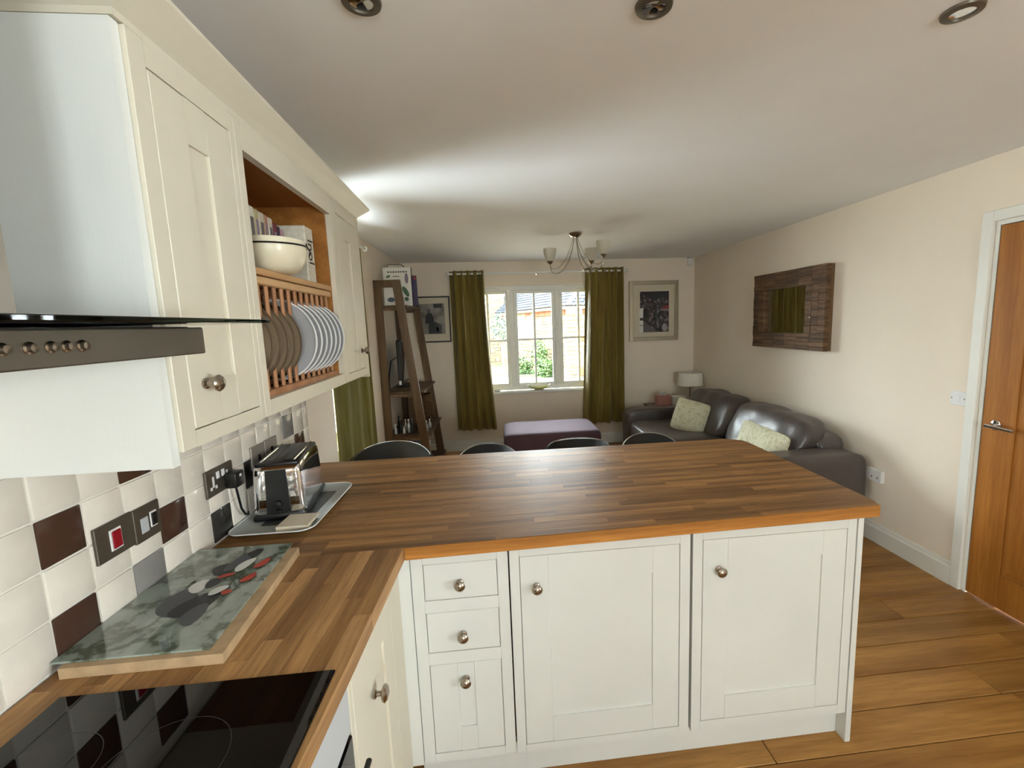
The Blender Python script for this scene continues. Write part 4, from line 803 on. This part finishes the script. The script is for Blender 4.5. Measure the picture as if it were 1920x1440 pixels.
MB().lathe([(.152, .745), (.142, .90), (.139, .90), (.149, .745)], (3.255, 5.12, 0), n=36, ring=True).build('lamp_shade', 'lamp_fabric', lp, True)
t = thing('tissue_box', 'pink tissue box on the side table behind the sofa', 'tissue box', (2.9, 5.1, .5005)); MB().box(2.82, 2.985, 5.04, 5.16, .5005, .635, .003).build('carton', 'pink_card', t)
MB().sheet(lambda u, v: (2.87 + .06 * u + .01 * math.sin(6 * v), 5.1 + .02 * math.sin(5 * u + v), .635 + .05 * v * (1 - .5 * abs(u - .4))), 8, 6, (0, .001, 0)).build('tissue', 'paper_white', t, True)
t = thing('carton', 'white carton with blue print beside the pink tissue box', 'carton', (3.09, 5.1, .5005)); MB().box(3.005, 3.185, 5.05, 5.16, .5005, .62, .003).build('card', 'paper_white', t); MB().prism(ell(3.1, .545, .035, .014), 5.0492, 5.05, 'xz').build('print', 'ink_blue', t)
# sill ornaments
t = thing('boat_dish', 'pale green boat shaped dish on the window sill', 'dish', (1.408, 5.42, .7285))
def dish(u, v):
    a = 2 * PI * u; r = v; x = .148 * r * math.cos(a); y_ = .045 * r * math.sin(a); return (1.408 + x, 5.42 + y_, .7325 + .032 * r * r + .04 * abs(r * math.cos(a)) ** 3)
MB().sheet(dish, 32, 8, (0, 0, -.004)).build('vessel', 'green_ceramic', t, True)
t = thing('trinket_dish', 'small white shell dish at the curtain end of the sill', 'dish', (.88, 5.42, .7285)); MB().lathe([(0, 0), (.03, 0), (.05, .02), (.047, .021), (.028, .004), (0, .004)], (.88, 5.41, .7285), n=20, sy=.6).build('shell', 'white_ceramic', t, True)

# ------------------------------------------------------------------ outdoors
GZ = -.2
struct(MB().box(-14, 22, YB + .32, 45, GZ - .2, GZ).build('ground', 'gravel', origin=(0, 12, GZ)))
struct(MB().prism([(-6, 19.9), (-6, 15.6), (.6, 15.4), (2.6, 14.35), (3.0, 14.6), (1.2, 19.9)], GZ, GZ + .03).build('lawn', 'lawn', origin=(0, 17, GZ)))
struct(MB().prism([(-6, 18.2), (-6, 17.6), (1.3, 17.5), (1.6, 18.1)], GZ + .03, GZ + .045).build('path', 'gravel', origin=(0, 17.8, GZ)))
def stonewall(parent, p0, p1, z0, z1, name='stonework', mat='stonework', hmin=.09, hmax=.17):
    p0 = Vector((*p0, 0)); p1 = Vector((*p1, 0)); d = (p1 - p0); L = d.length; d.normalize(); nrm = Vector((d.y, -d.x, 0)); mb = MB(); z = z0
    while z < z1 - .02:
        hh = min(random.uniform(hmin, hmax), z1 - z); a = -random.random() * .2
        while a < L:
            l = random.uniform(.16, .42); b = min(a + l, L); aa = max(a, 0); e = random.uniform(.005, .035); g = .012
            if b - aa > .04:
                P = []
                for off in (-.02, e):
                    sh = 0 if off < 0 else .012; q0 = p0 + d * (aa + g + sh) + nrm * off; q1 = p0 + d * (b - g - sh) + nrm * off
                    P.append([Vector((q0.x, q0.y, z + g + sh)), Vector((q1.x, q1.y, z + g + sh)), Vector((q1.x, q1.y, z + hh - g - sh)), Vector((q0.x, q0.y, z + hh - g - sh))])
                mb.hexa([P[0][0], P[0][1], P[1][1], P[1][0], P[0][3], P[0][2], P[1][2], P[1][3]])
            a += l
        z += hh
    o = mb.build(name, mat, parent); o['kind'] = 'stuff'; return o
def block(parent, p0, p1, s0, s1, z0, z1, name, mat, e=.05):
    p0 = Vector((*p0, 0)); p1 = Vector((*p1, 0)); d = (p1 - p0).normalized(); n_ = Vector((d.y, -d.x, 0)); q = [p0 + d * s0 - n_ * .02, p0 + d * s1 - n_ * .02, p0 + d * s1 + n_ * e, p0 + d * s0 + n_ * e]
    return MB().hexa([Vector((v.x, v.y, z0)) for v in q[::1]] + [Vector((v.x, v.y, z1)) for v in q]).build(name, mat, parent)
A, B, C2, D2 = (.7, 21.6), (3.08, 13.7), (7.5, 14.9), (5.6, 23.)
bn = thing('stone_barn', 'low stone barn with a grey slate roof outside the window', 'barn', (4, 17, GZ))
EZ = 2.1
MB().prism([A, B, C2, D2], GZ, EZ).build('wall_core', 'mortar', bn)
stonewall(bn, A, B, GZ, EZ - .3); stonewall(bn, B, C2, GZ, EZ - .3, mat='pale_render' if False else 'stonework')
dAB = (Vector(B) - Vector(A)).length
s_ = 0
while s_ < dAB - .3:
    L = random.uniform(.35, .6); block(bn, A, B, s_, min(s_ + L - .03, dAB), EZ - .3 + .01, EZ - .13, 'lintel_stone', 'orange_stone' if random.random() < .55 else 'stonework'); s_ += L
s_ = 0
while s_ < 4.4: L = random.uniform(.3, .6); block(bn, B, C2, s_, s_ + L - .03, EZ - .3 + .01, EZ - .1, 'lintel_stone', 'orange_stone' if random.random() < .6 else 'pale_render'); s_ += L
# roof planes: rows of slates rising from both eaves lines to a ridge
def roofplane(e0, e1, r0, r1, name):
    e0, e1, r0, r1 = map(Vector, (e0, e1, r0, r1)); mb = MB(); nrow = 22
    nrm = (e1 - e0).cross(r0 - e0).normalized()
    if nrm.z < 0: nrm = -nrm
    for i in range(nrow):
        t0, t1 = i / nrow, (i + 1.25) / nrow; a0, a1 = e0.lerp(r0, t0), e1.lerp(r1, t0); b0, b1 = e0.lerp(r0, min(t1, 1)), e1.lerp(r1, min(t1, 1)); m = max(int((a1 - a0).length / .3), 1)
        for k in range(m):
            u0, u1 = (k + .5 * (i % 2)) / m, (k + .97 + .5 * (i % 2)) / m; u1 = min(u1, 1)
            if u0 >= 1: continue
            q = [a0.lerp(a1, u0) + nrm * .03, a0.lerp(a1, u1) + nrm * .03, b0.lerp(b1, u1) + nrm * .005, b0.lerp(b1, u0) + nrm * .005]; mb.hexa([v - nrm * .012 for v in q] + q)
    o = mb.build(name, 'slate', bn); o['kind'] = 'stuff'
ov_ = .22
def off(p, q, d): dd = (Vector(q) - Vector(p)).normalized(); n_ = Vector((dd.y, -dd.x)); return Vector(p) + n_ * d
e0 = off(A, B, ov_); e1 = off(B, A, -ov_); f0 = off(B, C2, ov_); f1 = off(C2, B, -ov_)
rdg0 = (2.9, 21.6, 4.4); rdg1 = (5.4, 17.2, 4.4); Bc = (3.0, 13.45, EZ - .03)
roofplane((e0.x, e0.y, EZ - .03), Bc, rdg0, rdg1, 'slates'); roofplane(Bc, (f1.x, f1.y, EZ - .03), rdg1, (8.2, 18., 4.4), 'slates')
MB().tube([(e0.x, e0.y, EZ - .1), (3.0, 13.45, EZ - .1), (f1.x, f1.y, EZ - .1)], .05, 8).build('gutter', 'dark_steel', bn, True)
for s0, z0, w_, h_ in ((.4, -.1, .5, .2), (.5, 1.0, .35, .14), (1.1, .55, .3, .12)): block(bn, B, C2, s0, s0 + w_, z0, z0 + h_, 'large_stone', 'orange_stone', .055)
hs = thing('stone_house', 'tall pale stone gable wall behind the small tree outside', 'house', (-2, 21, GZ))
MB().box(-6, 1.35, 20.2, 24, GZ, 5.2).build('wall_core', 'mortar', hs); stonewall(hs, (-2.2, 20.2), (1.35, 20.2), GZ, 5.0)
def foliage(mb, c, h, n, size, seed):
    rn = random.Random(seed); c = Vector(c)
    for _ in range(n):
        while True:
            q = Vector((rn.uniform(-1, 1), rn.uniform(-1, 1), rn.uniform(-1, 1)))
            if .25 < q.length < 1: break
        p = c + Vector((q.x * h[0], q.y * h[1], q.z * h[2])); d = Vector((rn.uniform(-1, 1), rn.uniform(-1, 1), rn.uniform(-.5, 1))).normalized(); e = d.orthogonal().normalized() * size * rn.uniform(.3, .5); L = d * size * rn.uniform(.7, 1.3)
        mb.add([p - L * .5, p + e * .7, p + L * .5, p - e * .7], [(0, 1, 2, 3)])
    return mb
t = thing('tree', 'small grey green tree on the lawn in front of the stone house', 'tree', (1.14, 16, GZ))
MB().tube([(1.16, 16, GZ), (1.14, 16, .5), (1.08, 16.02, 1.0), (1.0, 16, 1.5)], [.05, .045, .035, .02], 8).tube([(1.13, 16, .6), (1.3, 15.95, 1.1), (1.4, 15.95, 1.6)], [.035, .025, .012], 7).build('trunk', 'bark', t, True)
foliage(MB(), (1.1, 16, 1.45), (.42, .4, .55), 420, .11, 1).build('foliage', 'leaf_blue', t)
for nm, lab, c, h_, n_, mt, sd in (('shrub', 'tall green climbing shrub against the barn wall outside', (2.32, 14.75, .42), (.28, .25, .7), 700, 'leaf_green', 2), ('shrub', 'low spreading green shrub left of the tall one at the barn foot', (1.78, 15.4, .12), (.38, .3, .36), 520, 'leaf_green', 3), ('shrub', 'rounded leafy shrub at the foot of the tall climber', (2.5, 14.35, .1), (.32, .25, .34), 520, 'leaf_green', 4)):
    t = thing(nm, lab, 'shrub', (c[0], c[1], GZ), 'garden shrubs'); foliage(MB(), c, h_, n_, .1, sd).build('foliage', mt, t); MB().tube([(c[0], c[1], GZ), (c[0] + .03, c[1], c[2])], [.03, .015], 6).build('stem', 'bark', t, True)
